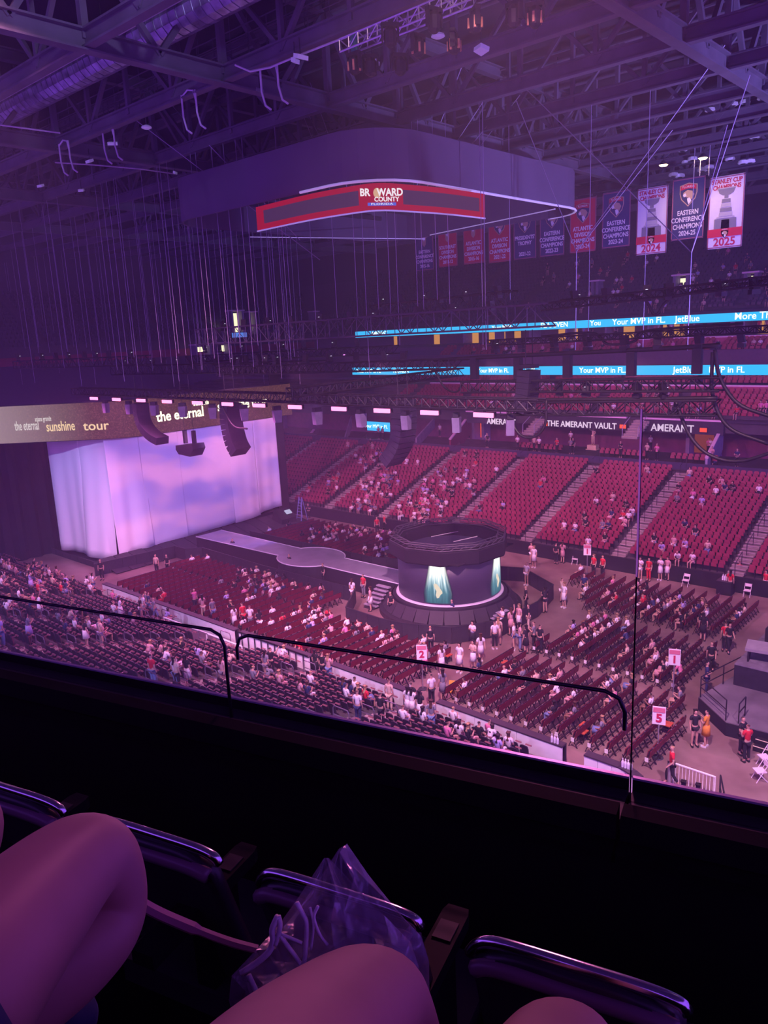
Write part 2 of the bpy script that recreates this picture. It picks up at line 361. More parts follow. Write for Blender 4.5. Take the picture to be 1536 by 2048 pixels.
ribbon('ribbon_screen', 87.2, 18.95, 0.98, xa(716,87.2), 8, 'cyan ribbon screen of white captions above the warm suites, the upper of the two',
       [(760,'AMERANT',0.7),(1003,'Your MVP',0.7),(1108,'FLA. EVEN',0.85),(1190,'You',0.85),(1275,'Your MVP in FL.',0.95),(1372,'JetBlue',0.95),(1510,'More Than',1.0)])
t = thing('ribbon_screen', 'short cyan screen with a white caption above the stage end sections', 'screen', aty(757,853,72.2))
MB().box((0,0.06,0), (4.0,0.1,1.3)).build('housing', BLACK, t); MB().box((0,-0.02,0), (3.9,0.05,1.15)).build('display', screen('ribbon_cyan', (0.02,0.40,0.80), 1.5), t)
text('Your MVP in FL', 0.62, screen('ribbon_white', (0.85,1.0,0.95), 1.6), Vector(t.location)+Vector((-0.4,-0.06,0)), (1,0,0), (0,0,1), t, 0.01)
# suites: partitions, and curtains whose warm light is put in as their own glow
WARM = screen('warm_suite_light', (1.0,0.42,0.10), 0.62)
k = 0
for px, w in ((790,0.5),(873,0.9),(950,1.0),(985,1.1),(1002,1.2),(1035,0.9),(1136,2.6),(1258,1.3),(1340,1.6),(1356,1.6),(1530,1.3)):
    p = aty(px, 660, 89.6)
    m = MB()
    n = 6
    for j in range(n): m.box((w*(j-(n-1)/2)/n*1.0, 0.06*(j % 2), 0), (w/n*1.02, 0.12, 1.9))
    tag(put('lit_curtain', m.mesh('lit_curtain', WARM), None, (p.x, 89.6, 17.95)), 'warm orange lit curtain, %s from the left in the suites under the upper ribbon' % ordn(k+1), 'curtain', 'warm lit suite curtains'); k += 1
me = MB().box((0,0,0), (0.2, 2.6, 2.0)).mesh('suite_partition', mat('suite_partition',(0.25,0.18,0.28),0.6))
x = -64
k = 0
while x < 4:
    tag(put('suite_partition', me, None, (x, 88.9, 18.1)), 'pale partition wall between suites, %s from the stage end' % ordn(k+1), 'partition', 'suite partitions'); x += 5.2; k += 1
# lit openings (vomitories) in the dark upper bowl
OPEN = screen('concourse_light', (1.0,0.93,0.62), 1.3)
def opening(P, w, h, lab, nx=(0,-1,0), mt=None):
    t = thing('lit_doorway', lab, 'doorway', P); nx = Vector(nx); x = Vector((0,0,1)).cross(nx).normalized()*-1
    def b(c, w, d, h): return MB().obox(Vector(c), x*w/2, nx*d/2, Vector((0,0,h/2)))
    b((0,0,0), w, 0.05, h).build('opening', mt or OPEN, t)
    for s in (-1, 1): b(x*s*(w/2+0.25)+nx*0.5, 0.35, 1.4, h+0.9).build('side_wall', mat('vom_wall',(0.20,0.15,0.24),0.7), t)
    b(nx*0.55+Vector((0,0,h/2+0.35)), w+1.2, 1.5, 0.18).build('lintel', CAPM, t)
    return t
opening(aty(1369,568,93.5), 1.0, 1.3, 'bright doorway in the upper seats below the 2025 banner side')
opening(aty(1508,558,93.5), 0.6, 0.7, 'small bright doorway in the upper seats at the far right')
opening(aty(1198,575,94), 0.15, 0.9, 'narrow dim doorway slit in the upper seats, middle')
P = atx(467,648,-98.5); opening(P, 1.5, 3.2, 'bright tall opening behind the stage end, white and amber', (1,0,0))
P = atx(497,646,-98.5); opening(P, 0.7, 2.6, 'second narrow bright opening beside the tall one, stage end', (1,0,0))
P = atx(623,632,-98.5); opening(P, 0.25, 0.7, 'tiny bright opening in the far upper corner', (1,0,0))
P = atx(398,699,-96); opening(P, 2.0, 0.7, 'low wide bright window above the stage trusses, left one', (1,0,0))
P = atx(440,697,-96); opening(P, 1.5, 0.9, 'low bright window above the stage trusses, with amber glow', (1,0,0))
t = thing('blue_monitor', 'small blue and white monitor under the tall bright opening', 'screen', atx(478,670,-97.4))
MB().box((0,0,0),(0.2,3.0,0.9)).build('housing', BLACK, t); MB().box((0.12,0,0),(0.04,2.8,0.7)).build('display', screen('monitor_blue',(0.10,0.25,0.9),0.9), t)
# amber lit doorway to the right of the curtain and orange exit glow
opening(aty(564,848,74.5), 1.1, 3.0, 'amber doorway just right of the white curtain', (0,-1,0), screen('amber_light',(1.0,0.50,0.10),0.8))
o = opening(aty(967,857,77.2), 0.9, 2.2, 'glowing orange doorway under the AMERANT sign by the truss', (0,-1,0), screen('orange_light',(1.0,0.10,0.03),0.8))
o = opening(aty(1412,880,77.2), 2.2, 2.6, 'orange lit doorway at the right end of the AMERANT suite', (0,-1,0), screen('dim_orange',(0.5,0.09,0.05),0.45))
for k, (px, py) in enumerate(((1090,848),(1246,853),(1407,860))):
    t = thing('exit_sign', ['red exit sign at the left end of the vault header', 'red exit sign at the right end of the vault header', 'red exit sign on the right header by the orange doorway'][k], 'exit sign', aty(px, py, 73.0))
    MB().box((0,0,0),(0.75,0.1,0.5)).build('housing', BLACK, t); MB().box((0,-0.06,0),(0.65,0.02,0.38)).build('lit_face', screen('exit_red',(1.0,0.08,0.04),1.4), t)
# stairs with pale nosings beside the vault
STEPM = mat('stair_concrete', (0.30,0.26,0.24), 0.7)
def stair_flight(px, py, y, n, w, label, dx=0.0):
    a = aty(px, py, y)
    t = thing('suite_stairs', label, 'stairs', a)
    for k in range(n):
        s = MB().box((dx*k, 0.3*k, 0.22*k-0.1), (w, 0.34, 0.22)).build('step', STEPM, t)
        MB().box((dx*k, 0.3*k-0.16, 0.22*k+0.015), (w, 0.06, 0.02)).build('nosing', mat('pale_nosing',(0.85,0.72,0.55),0.5), s)
    m = MB()
    for sx in (-1, 1): m.path([(sx*w/2, 0, 0.9), (sx*w/2+dx*n, 0.3*n, 0.22*n+0.9), (sx*w/2+dx*n, 0.3*n, 0.22*n)], 0.035, 5); m.tube((sx*w/2,0,0),(sx*w/2,0,0.9),0.035,5)
    m.build('hand_rail', mat('pale_rail',(0.55,0.50,0.62),0.4,0.4), t)
stair_flight(1057,866,71.2, 9, 1.4, 'short stairs with pale nosings left of the vault header', 0.08)
stair_flight(1260,873,71.2, 8, 1.6, 'short stairs with pale nosings between the two headers', 0.06)
# ================================================================== STAGE
STG = mat('stage_black', (0.022,0.02,0.026), 0.55, var=0.2, scale=1.0)
t = thing('main_stage', 'black main stage platform under the white curtain', 'stage', (-66, 42, 0))
MB().box((-3.4,0,0.1),(12.4,22,0.2)).build('platform', STG, t); MB().box((1.55,2.5,0.42),(1.0,18,0.6)).build('front_riser', STG, t)
pm = MB().box((0,0,0),(0.05,1.42,0.9)).mesh('skirt_panel', mat('stage_skirt',(0.035,0.03,0.04),0.6))
sp_ = MB().obox((4.9,0,0.42),(1.55,0,-0.36),(0,0.70,0),(0.02,0,0.04)).mesh('skirt_panel', mat('stage_skirt',(0.035,0.03,0.04),0.6))
for k in range(15): put('skirt_panel', sp_, t, (0,-10.3+1.47*k,0))
for k in range(6): put('skirt_panel', pm, t, (2.0-1.47*k,-11.05,0.1), PI/2)
# curtain: several drops of cloth with folds
cm = bpy.data.materials.new('curtain_cloth'); cm.use_nodes = True; nt = cm.node_tree; b = nt.nodes['Principled BSDF']
b.inputs['Base Color'].default_value = (0.86,0.84,0.90,1); b.inputs['Roughness'].default_value = 0.9; b.inputs['Sheen Weight'].default_value = 0.2
def drop(name, p0, p1, zt, zb0, zb1, folds, amp, parent, seed, flare=0.0):
    rnd = random.Random(seed); p0 = Vector((p0[0],p0[1],0)); p1 = Vector((p1[0],p1[1],0)); d = p1-p0; nrm = Vector((d.y,-d.x,0)).normalized()
    if nrm.x < 0: nrm = -nrm
    nu, nv = 40, 14; ph = [rnd.uniform(0,6) for _ in range(4)]
    rows = []
    for j in range(nv+1):
        s = j/nv; row = []
        for i in range(nu+1):
            u = i/nu; zb = zb0+(zb1-zb0)*u
            z = zt + (zb-zt)*s
            a = amp*(0.35+0.65*s)
            off = a*(math.sin(u*folds*2*PI+ph[0]+0.5*s)+0.5*math.sin(u*folds*4.3*PI+ph[1]+s)) + flare*s*s
            q = p0+d*u+nrm*off
            row.append((q.x-parent.location.x, q.y-parent.location.y, z-parent.location.z))
        rows.append(row)
    m = MB().grid(rows); o = m.build(name, cm, parent, True)
    md = o.modifiers.new('thickness','SOLIDIFY'); md.thickness = 0.03
    return o
CUR = thing('stage_curtain', 'huge white curtain hanging in folds in front of the main stage', 'curtain', (-62.7, 42, 0))
drop('curtain_drop', (-69.2,31.0), (-65.7,32.2), 11.0, 0.75, 0.45, 1.2, 0.14, CUR, 1)
drop('curtain_drop', (-65.9,32.1), (-63.0,33.2), 11.2, 0.55, 0.15, 0.8, 0.2, CUR, 2, 0.5)
drop('curtain_drop', (-63.0,33.1), (-62.8,36.6), 11.6, 0.1, 0.85, 1.0, 0.16, CUR, 3, 0.3)
drop('curtain_drop', (-62.75,36.3), (-62.7,40.4), 11.6, 0.3, 0.7, 0.7, 0.07, CUR, 4, 0.12)
drop('curtain_drop', (-62.7,40.2), (-62.7,46.2), 11.7, 0.75, 0.95, 0.8, 0.06, CUR, 5)
drop('curtain_drop', (-62.6,46.0), (-62.7,49.4), 11.8, 0.9, 1.05, 0.9, 0.08, CUR, 6, 0.1)
drop('curtain_drop', (-62.65,49.2), (-62.7,52.2), 11.9, 1.25, 1.5, 0.9, 0.10, CUR, 7)
# projector with a cloud pattern aimed at the curtain
pj = spot('cloud_projector', (-45, 42.6, 13.6), (-63, 42.4, 5.0), (0.80,0.55,1.0), 8600, 78, 0.3, 0.15)
pl = pj.data; pl.use_nodes = True; nt = pl.node_tree; em = nt.nodes['Emission']
tc = nt.nodes.new('ShaderNodeTexCoord'); mp = nt.nodes.new('ShaderNodeMapping'); mp.inputs['Scale'].default_value = (1.6,3.6,1.0); mp.inputs['Rotation'].default_value = (0,0,0.35)
nz = nt.nodes.new('ShaderNodeTexNoise'); nz.inputs['Scale'].default_value = 2.3; nz.inputs['Detail'].default_value = 4
rp = nt.nodes.new('ShaderNodeValToRGB'); rp.color_ramp.elements[0].position = 0.42; rp.color_ramp.elements[1].position = 0.60
rp.color_ramp.elements[0].color = (0.36,0.36,0.95,1); rp.color_ramp.elements[1].color = (1.5,0.80,1.05,1)
nt.links.new(tc.outputs['Normal'], mp.inputs[0]); nt.links.new(mp.outputs[0], nz.inputs['Vector']); nt.links.new(nz.outputs[0], rp.inputs[0]); nt.links.new(rp.outputs[0], em.inputs['Color'])
spot('side_wash', (-52, 16, 22), (-66.5, 31.8, 5), (0.42,0.42,1.0), 16000, 30, 0.9, 0.2)
# black drapes left of the curtain
m = MB()
rows = []
for j in range(2):
    rows.append([(-71.5+0.25*math.sin(i*1.9), 6+26.5*i/60, 13.4-13.4*j) for i in range(61)])
m.grid(rows); o = m.build('stage_drape', BLACKMAT); o.modifiers.new('thickness','SOLIDIFY').thickness = 0.05
tag(o, 'tall black drape closing the backstage area left of the white curtain', 'drape')
m = MB(); m.grid([[(-63.6, 52.6+0.5*i+0.0, 15.5-15.2*j) for i in range(4)] for j in range(2)]); o = m.build('stage_drape', BLACKMAT); o.modifiers.new('thickness','SOLIDIFY').thickness = 0.05
tag(o, 'narrow black drape at the right edge of the white curtain', 'drape')
# header screen: straight run and angled wing
hs = bpy.data.materials.new('header_display'); hs.use_nodes = True; nt = hs.node_tree; nt.nodes.clear()
o = nt.nodes.new('ShaderNodeOutputMaterial'); e = nt.nodes.new('ShaderNodeEmission'); nt.links.new(e.outputs[0], o.inputs[0])
tc = nt.nodes.new('ShaderNodeTexCoord'); nz = nt.nodes.new('ShaderNodeTexNoise'); nz.inputs['Scale'].default_value = 7.0; nz.inputs['Detail'].default_value = 8; nz.inputs['Roughness'].default_value = 0.9
rp = nt.nodes.new('ShaderNodeValToRGB'); E_ = rp.color_ramp.elements; E_[0].position = 0.30; E_[0].color = (0.03,0.010,0.022,1); E_[1].position = 0.74; E_[1].color = (0.60,0.30,0.22,1)
q = E_.new(0.52); q.color = (0.085,0.028,0.028,1)
sp = nt.nodes.new('ShaderNodeSeparateXYZ'); mr = nt.nodes.new('ShaderNodeMapRange'); mr.inputs['From Min'].default_value = -9.5; mr.inputs['From Max'].default_value = -15.5
mx = nt.nodes.new('ShaderNodeMixRGB'); mx.inputs[2].default_value = (0.42,0.30,0.34,1)
nt.links.new(tc.outputs['Object'], nz.inputs['Vector']); nt.links.new(tc.outputs['Object'], sp.inputs[0]); nt.links.new(sp.outputs['Y'], mr.inputs['Value'])
nt.links.new(nz.outputs[0], rp.inputs[0]); nt.links.new(rp.outputs[0], mx.inputs[1])
mm = nt.nodes.new('ShaderNodeMath'); mm.operation = 'MULTIPLY'; mm.inputs[1].default_value = 0.8; nt.links.new(mr.outputs[0], mm.inputs[0]); nt.links.new(mm.outputs[0], mx.inputs[0]); nt.links.new(mx.outputs[0], e.inputs[0]); e.inputs[1].default_value = 1.0
HB = thing('header_screen', 'wide golden brown screen band above the curtain with tour lettering', 'screen', (-61, 42, 12.8))
prof = []
for k in range(13):                         # plan outline of the band, far end to near end
    s = k/12; prof.append((0.0, 11.2-17.0*s))
for k in range(1, 17):
    s = k/16; a = 0.10+0.9*min(1, s*2.2)
    px_, py_ = prof[-1]; st = 0.80; ang = math.radians(48)*min(1, s*3); prof.append((px_-st*math.sin(ang), py_-st*math.cos(ang)))
Zt, Zb = 1.55, -1.6
m = MB(); m.grid([[(p[0]+0.03, p[1], Zt) for p in prof], [(p[0]+0.03, p[1], Zb) for p in prof]]); m.build('display', hs, HB)
m = MB(); m.grid([[(p[0]-0.05, p[1], Zt+0.1) for p in prof], [(p[0]-0.05, p[1], Zb-0.05) for p in prof]]); o = m.build('housing', BLACK, HB)
GLW = screen('header_text_white', (1.0,0.93,0.72), 1.5); GLG = screen('header_text_gold', (1.0,0.72,0.42), 0.95); GLP = screen('header_text_pale', (0.95,0.85,0.85), 0.8)
R_ = Vector((-61, 42, 12.8))
def fit(body, c, xd, span, h, m, off):      # lettering of a given width and height
    wch = sum(0.27 if ch in 'ilt ' else 0.34 if ch == 'r' else 0.56 for ch in body)
    text(body, h, m, c, xd, (0,0,1), HB, 0.01, sx=span/(wch*h), off=off)
def hx(px, py): return atx(px, py, -60.93)
def onface(body, px0, px1, py, h, m, off):
    a = hx(px0, py); b2 = hx(px1, py); fit(body, (a+b2)/2, (0,1,0), abs(b2.y-a.y), h, m, off)
onface('the eternal', 308, 412, 829, 1.25, GLW, 0.03); onface('sunshine tour', 428, 540, 808, 1.25, GLW, 0.03); onface('ariana grande', 384, 420, 806, 0.6, GLW, 0.012)
pa = Vector((prof[17][0], prof[17][1],0)); pb = Vector((prof[-1][0], prof[-1][1],0)); wd = (pa-pb).normalized(); wn = Vector((wd.y,-wd.x,0)); wn = wn if wn.x > 0 else -wn
def wx(px, py):
    d = ray(px, py); q = R_+pb+wn*0.10; return EYE + d*((q-EYE).dot(wn)/d.dot(wn))
def onwing(body, px0, px1, py, h, m, off):
    a = wx(px0, py); b2 = wx(px1, py); fit(body, (a+b2)/2, wd, (b2-a).dot(wd), h, m, off)
onwing('the eternal', 27, 80, 852, 1.15, GLP, 0.010); onwing('sunshine', 86, 156, 853, 1.2, GLG, 0.014); onwing('tour', 167, 217, 852, 1.1, GLG, 0.012); onwing('ariana grande', 67, 105, 838, 0.6, GLP, 0.005)
# ------------------------------------------------------------------ catwalk
RUN = mat('runway_deck', (0.30,0.28,0.38), 0.32, var=0.12, scale=1.2)
EDG = mat('runway_edge', (0.75,0.72,0.82), 0.35, var=0.0)
t = thing('runway', 'long grey runway with a rounded bulge from the curtain to the round stage', 'stage', (-46.0, 40.7, 0))
poly = []
HW = 1.25; BR = 2.6; xb = -45.6+46.0
ang0 = math.asin(HW/BR)
poly.append((-13.7,-HW-0.15)); 
for k in range(13): a = PI+ang0+(PI-2*ang0)*k/12; poly.append((xb+BR*1.15*math.cos(a), BR*math.sin(a)))
poly += [(13.4,-HW),(13.4,HW)]
for k in range(13): a = ang0+(PI-2*ang0)*k/12; poly.append((xb+BR*1.15*math.cos(a), BR*math.sin(a)))
poly.append((-13.7,HW+0.15))
MB().prism([(p[0],p[1]) for p in poly], (1,0,0), (0,1,0), (0,0,1.36), (0,0,0.0)).build('skirt', STG, t)
MB().prism([(p[0],p[1]) for p in poly], (1,0,0), (0,1,0), (0,0,0.06), (0,0,1.37)).build('deck', RUN, t)
m = MB(); m.path([(p[0],p[1]*1.005,1.42) for p in poly], 0.045, 5, caps=True); m.build('edge_strip', EDG, t)
for k, (x, y) in enumerate(((-37.6, 38.6),(-36.6,38.6))):
    pass
t = thing('stage_stairs', 'short black stairs with pale treads beside the runway near the round stage', 'stairs', (-36.0, 38.9, 0))
for k in range(6):
    MB().box((-0.0, -0.28*k, 1.2-0.2*k), (1.2, 0.3, 0.08)).build('tread', mat('tread_edge',(0.35,0.32,0.4),0.5), t)
MB().prism([(0,0),(-1.7,0),(0,1.2)], (0,1,0), (0,0,1), (1.0,0,0), (-0.5,0,0)).build('carcass', STG, t)
# ------------------------------------------------------------------ round stage
BX, BY = -31.55, 40.9
t = thing('round_stage', 'round stage base ringed by sloping dark panels below the cylinder screen', 'stage', (BX, BY, 0))
MB().lathe([(5.0,0),(5.0,0.35),(4.75,0.42)], n=48).build('lower_ring', STG, t)
MB().lathe([(3.5,1.37),(3.74,1.37),(3.76,1.31)], n=64).build('deck_ring', EDG, t)
MB().lathe([(3.7,1.30),(4.0,1.24),(4.02,1.1)], n=64).build('upper_ring', STG, t)
MB().lathe([(4.3,0.2),(3.8,1.22),(0.2,1.3)], n=48).build('core', STG, t)
pm = MB().obox((4.42,0,0.80),(0.26,0,-0.38),(0,0.47,0),(0.04,0,0.028)).mesh('ring_panel', mat('ring_panel_black',(0.03,0.027,0.035),0.65))
for k in range(28): put('ring_panel', pm, t, (0,0,0), 2*PI*k/28)
pm = MB().obox((4.15,0,1.29),(0.22,0,-0.02),(0,0.19,0),(0,0,0.04)).mesh('rim_light', EDG)
m = MB()
me = MB().box((0,0,0),(0.9,0.3,0.05)).mesh('tread', mat('tread_edge',(0.35,0.32,0.4),0.5))
for (a, lab) in ((-0.25,'small grey steps up to the round stage beside the right screen beam'),):
    s = thing('stage_stairs', lab, 'stairs', (BX+5.0*math.cos(a), BY+5.0*math.sin(a), 0), a-PI/2)
    for k in range(4): put('tread', me, s, (0, 0.42-0.26*k, 1.15-0.27*k))
    MB().box((0,0.0,0.3),(0.8,0.9,0.5)).build('carcass', STG, s)
# cylinder screen
CY = thing('cylinder_screen', 'dark cylindrical screen around the round stage with two bright teal light shafts', 'screen', (BX, BY, 1.4))
RS = 3.55; HS = 2.95
MB().lathe([(RS-0.25,0.02),(RS,0.02),(RS,HS),(RS-0.25,HS)], n=96).build('screen_wall', mat('led_screen_dark',(0.03,0.025,0.04),0.45,emit=(0.30,0.14,0.50),es=0.085,var=0), CY, True)
# octagonal truss crown above the screen
KR = 4.12
m = MB(); m.lathe([(KR-0.05,2.75),(KR+0.02,2.85),(KR+0.02,3.65),(KR-0.06,3.72),(KR-0.9,3.72),(KR-0.9,2.95),(RS,2.75)], n=10); o = m.build('crown_skirt', BLACKMAT, CY); o.rotation_euler = (0,0,0.2)
m = MB()
for k in range(10):
    a0 = 2*PI*k/10+0.2; a1 = 2*PI*(k+1)/10+0.2
    for rr, z in ((KR-0.05,3.78),(KR-0.55,3.78),(KR-0.05,4.08),(KR-0.55,4.08)):
        m.tube((rr*math.cos(a0),rr*math.sin(a0),z),(rr*math.cos(a1),rr*math.sin(a1),z),0.035,5)
    for j in range(4):
        s0 = a0+(a1-a0)*j/4; s1 = a0+(a1-a0)*(j+1)/4
        f = lambda a, rr: math.cos(PI/10)/math.cos(((a-0.2) % (2*PI/10))-PI/10)*rr
        m.tube((f(s0,KR-0.05)*math.cos(s0),f(s0,KR-0.05)*math.sin(s0),4.08),(f(s1,KR-0.55)*math.cos(s1),f(s1,KR-0.55)*math.sin(s1),4.08),0.022,4)
        m.tube((f(s0,KR-0.05)*math.cos(s0),f(s0,KR-0.05)*math.sin(s0),3.78),(f(s1,KR-0.05)*math.cos(s1),f(s1,KR-0.05)*math.sin(s1),4.08),0.022,4)
m.build('crown_truss', mat('truss_crown',(0.09,0.085,0.10),0.5,0.2), CY)
MB().box((0,0,2.9),(6.4,6.4,0.06)).build('inner_floor', BLACKMAT, CY)
m = MB(); m.tube((-1.2,-0.4,3.6),(0.2,0.9,3.9),0.03,5); m.tube((0.9,-0.6,3.6),(2.1,0.5,3.9),0.03,5); m.build('inner_bar', mat('truss_dull',(0.28,0.26,0.30),0.4,0.5), CY)
# light shafts shown on the screen
bm_ = bpy.data.materials.new('light_shaft'); bm_.use_nodes = True; nt = bm_.node_tree; nt.nodes.clear()
o = nt.nodes.new('ShaderNodeOutputMaterial'); e = nt.nodes.new('ShaderNodeEmission'); nt.links.new(e.outputs[0], o.inputs[0])
tc = nt.nodes.new('ShaderNodeTexCoord'); sp = nt.nodes.new('ShaderNodeSeparateXYZ'); nt.links.new(tc.outputs['UV'], sp.inputs[0])
rp = nt.nodes.new('ShaderNodeValToRGB'); E_ = rp.color_ramp.elements; E_[0].position = 0.0; E_[0].color = (0.035,0.15,0.20,1); E_[1].position = 0.86; E_[1].color = (1.6,1.6,1.5,1)
q = E_.new(0.32); q.color = (0.10,0.28,0.35,1); q = E_.new(0.58); q.color = (0.55,0.76,0.84,1)
wv = nt.nodes.new('ShaderNodeTexNoise'); wv.noise_dimensions = '2D'; wv.inputs['Scale'].default_value = 6.0
mp = nt.nodes.new('ShaderNodeMapping'); mp.inputs['Scale'].default_value = (2.2,0.22,1); nt.links.new(tc.outputs['UV'], mp.inputs[0]); nt.links.new(mp.outputs[0], wv.inputs['Vector'])
ad = nt.nodes.new('ShaderNodeMath'); ad.operation = 'MULTIPLY_ADD'; ad.inputs[1].default_value = 0.7; ad.inputs[2].default_value = -0.35
nt.links.new(wv.outputs[0], ad.inputs[0]); a2 = nt.nodes.new('ShaderNodeMath'); a2.operation = 'ADD'; nt.links.new(sp.outputs['Y'], a2.inputs[0]); nt.links.new(ad.outputs[0], a2.inputs[1])
nt.links.new(a2.outputs[0], rp.inputs[0])
# fade at the sides towards the dark screen colour
sx_ = nt.nodes.new('ShaderNodeMath'); sx_.operation = 'PINGPONG'; sx_.inputs[1].default_value = 0.5; nt.links.new(sp.outputs['X'], sx_.inputs[0])
ss = nt.nodes.new('ShaderNodeMapRange'); ss.inputs['From Max'].default_value = 0.16; nt.links.new(sx_.outputs[0], ss.inputs['Value'])
mx = nt.nodes.new('ShaderNodeMixRGB'); mx.inputs[1].default_value = (0.028,0.014,0.045,1); nt.links.new(ss.outputs[0], mx.inputs[0]); nt.links.new(rp.outputs[0], mx.inputs[2]); nt.links.new(mx.outputs[0], e.inputs[0])
def shaft(ac):
    n, h = 8, 12; m = MB(); rows = []
    for j in range(h+1):
        s = j/h; w = 0.155+0.125*min(1, s*1.35) - 0.03*max(0, s-0.72)
        rows.append([((RS+0.03)*math.cos(ac+w*(2*i/n-1)), (RS+0.03)*math.sin(ac+w*(2*i/n-1)), HS-0.26-(HS-0.36)*s) for i in range(n+1)])
    m.grid(rows); me = m.mesh('light_shaft', bm_); uv = me.uv_layers.new(name='uv')
    for p in me.polygons:
        for li in p.loop_indices:
            vi = me.loops[li].vertex_index; uv.data[li].uv = ((vi % (n+1))/n, 1-(vi//(n+1))/h)
    o = put('light_shaft', me, CY)
    fig = [(-0.30,0.48),(-0.16,0.56),(0.0,0.50),(0.16,0.30),(0.36,0.04),(0.38,-0.10),(0.22,-0.22),(0.10,-0.42),(-0.06,-0.46),(-0.14,-0.25),(-0.08,0.02),(-0.22,0.26)]
    m = MB(); i0 = len(m.v)
    for u, z in fig: aa = ac+u*0.95/RS*0.9; m.v.append(((RS+0.05)*math.cos(aa), (RS+0.05)*math.sin(aa), 0.92+z))
    m.f.append(tuple(range(len(fig)))); m.m.append(0)
    m.build('falling_figure', screen('figure_cream', (0.95,0.80,0.62), 0.95), CY)
va = math.atan2(EYE.y-BY, EYE.x-BX)
shaft(va-0.225); shaft(va+1.13)
# barrier fence around the round stage and along the runway
BAR = mat('barrier_black', (0.03,0.028,0.036), 0.5, var=0.15)
def barrier(pts, lab, h=1.1):
    c = Vector((sum(p[0] for p in pts)/len(pts), sum(p[1] for p in pts)/len(pts), 0))
    t = thing('crowd_barrier', lab, 'barrier', c)
    for a, b2 in zip(pts[:-1], pts[1:]):
        a = Vector((a[0],a[1],0)); b2 = Vector((b2[0],b2[1],0)); L = (b2-a).length; n = max(1, round(L/1.2))
        for k in range(n):
            p0 = a+(b2-a)*(k/n)-c; p1 = a+(b2-a)*((k+1)/n)-c; d = (p1-p0).normalized()
            m = MB(); m.bar(p0+d*0.01+Vector((0,0,h/2)), p1-d*0.01+Vector((0,0,h/2)), 0.05, h-0.06); m.bar(p0+Vector((0,0,h)), p1+Vector((0,0,h)), 0.09, 0.05)
            m.build('barrier_panel', BAR, t)
barrier([(-37.6,37.6),(-35.4,34.4),(-32.2,34.2),(-30.4,34.4),(-27.4,35.6),(-25.6,38.4),(-25.5,42.6),(-26.4,46.2),(-30.2,48.4),(-35.8,46.2)], 'black crowd barrier ringing the round stage')
barrier([(-58.0,36.9),(-57.0,38.0),(-47.5,37.5),(-37.6,37.6)], 'black crowd barrier along the near side of the runway')
barrier([(-58.0,44.2),(-42.0,44.2),(-35.8,46.2)], 'black crowd barrier along the far side of the runway')
barrier([(-60.6,29.6),(-59.6,36.9),(-58.0,36.9)], 'black crowd barrier in front of the main stage, near side')
# ------------------------------------------------------------------ mixing position on the right
FX, FY = -12.5, 36.1
t = thing('mixing_platform', 'raised black platform with grey deck at the right edge of the floor', 'platform', (FX, FY, 0))
MB().prism([(0,0),(1.9,-1.75),(12,-1.0),(12,5.0),(0.9,5.0)], (1,0,0), (0,1,0), (0,0,0.66)).build('skirt', BLACKMAT, t)
MB().prism([(0,0),(1.9,-1.75),(12,-1.0),(12,5.0),(0.9,5.0)], (1,0,0), (0,1,0), (0,0,0.05), (0,0,0.67)).build('deck', mat('platform_deck',(0.15,0.135,0.16),0.5,var=0.35,scale=0.7), t)
m = MB()
def rail(m, a, b2, h=1.05, n=3):
    a = Vector(a); b2 = Vector(b2)
    for k in range(n): p = a+(b2-a)*k/(n-1); m.tube(p, p+Vector((0,0,h)), 0.03, 5)
    for z in (h, h*0.55): m.tube(a+Vector((0,0,z)), b2+Vector((0,0,z)), 0.03, 5)
rail(m, (0.05,0.1,0.7), (0.9,4.0,0.7)); m.build('guard_rail', BLACK, t)
m = MB(); rail(m, (0.1,-0.05,0.7), (1.85,-1.65,0.7), 1.05, 2); m.build('guard_rail', BLACK, t)
m = MB(); rail(m, (2.4,-1.6,0.7), (2.4,-0.7,0.7), 1.0, 2); m.build('guard_rail', BLACK, t)
D_ = thing('mixing_desk_riser', 'second black riser of the mixing position stacked with sound desks', 'platform', (-11.6, 38.4, 0.72))
MB().box((5.5,2.5,0.55),(11,5.0,1.1)).build('skirt', mat('riser_skirt',(0.02,0.018,0.03),0.8,var=0.3), D_)
MB().box((5.5,2.5,1.13),(11,5.0,0.06)).build('deck', mat('riser_deck',(0.20,0.18,0.23),0.4,var=0.3), D_)
def desk(x, y, w, lab, rz=0.0, lit=False):
    t = thing('sound_desk', lab, 'sound desk', (x, y, 1.88), rz)
    MB().prism([(-0.4,0.75),(0.4,0.95),(0.4,0.86),(-0.4,0.6)], (0,1,0), (0,0,1), (w,0,0), (-w/2,0,0)).build('console', mat('console_grey',(0.30,0.28,0.32),0.4), t)
    m = MB()
    for s in (-1,1): m.box((s*(w/2-0.15),0,0.33),(0.08,0.6,0.66))
    m.build('stand', BLACK, t)
    if lit:
        m = MB(); m.box((0.1,-0.1,0.95),(0.35,0.03,0.26)); m.build('screen_glow', screen('desk_glow',(0.85,0.95,0.45),2.2), t)
    return t
desk(-10.4,39.4,1.9,'grey sound desk nearest the standing man in red shirt', 0.15)
desk(-9.2,41.2,1.5,'sound desk with a glowing screen in the mixing position', 0.3, True)
desk(-9.6,43.0,2.6,'long flat desk at the back of the mixing position', 0.0)
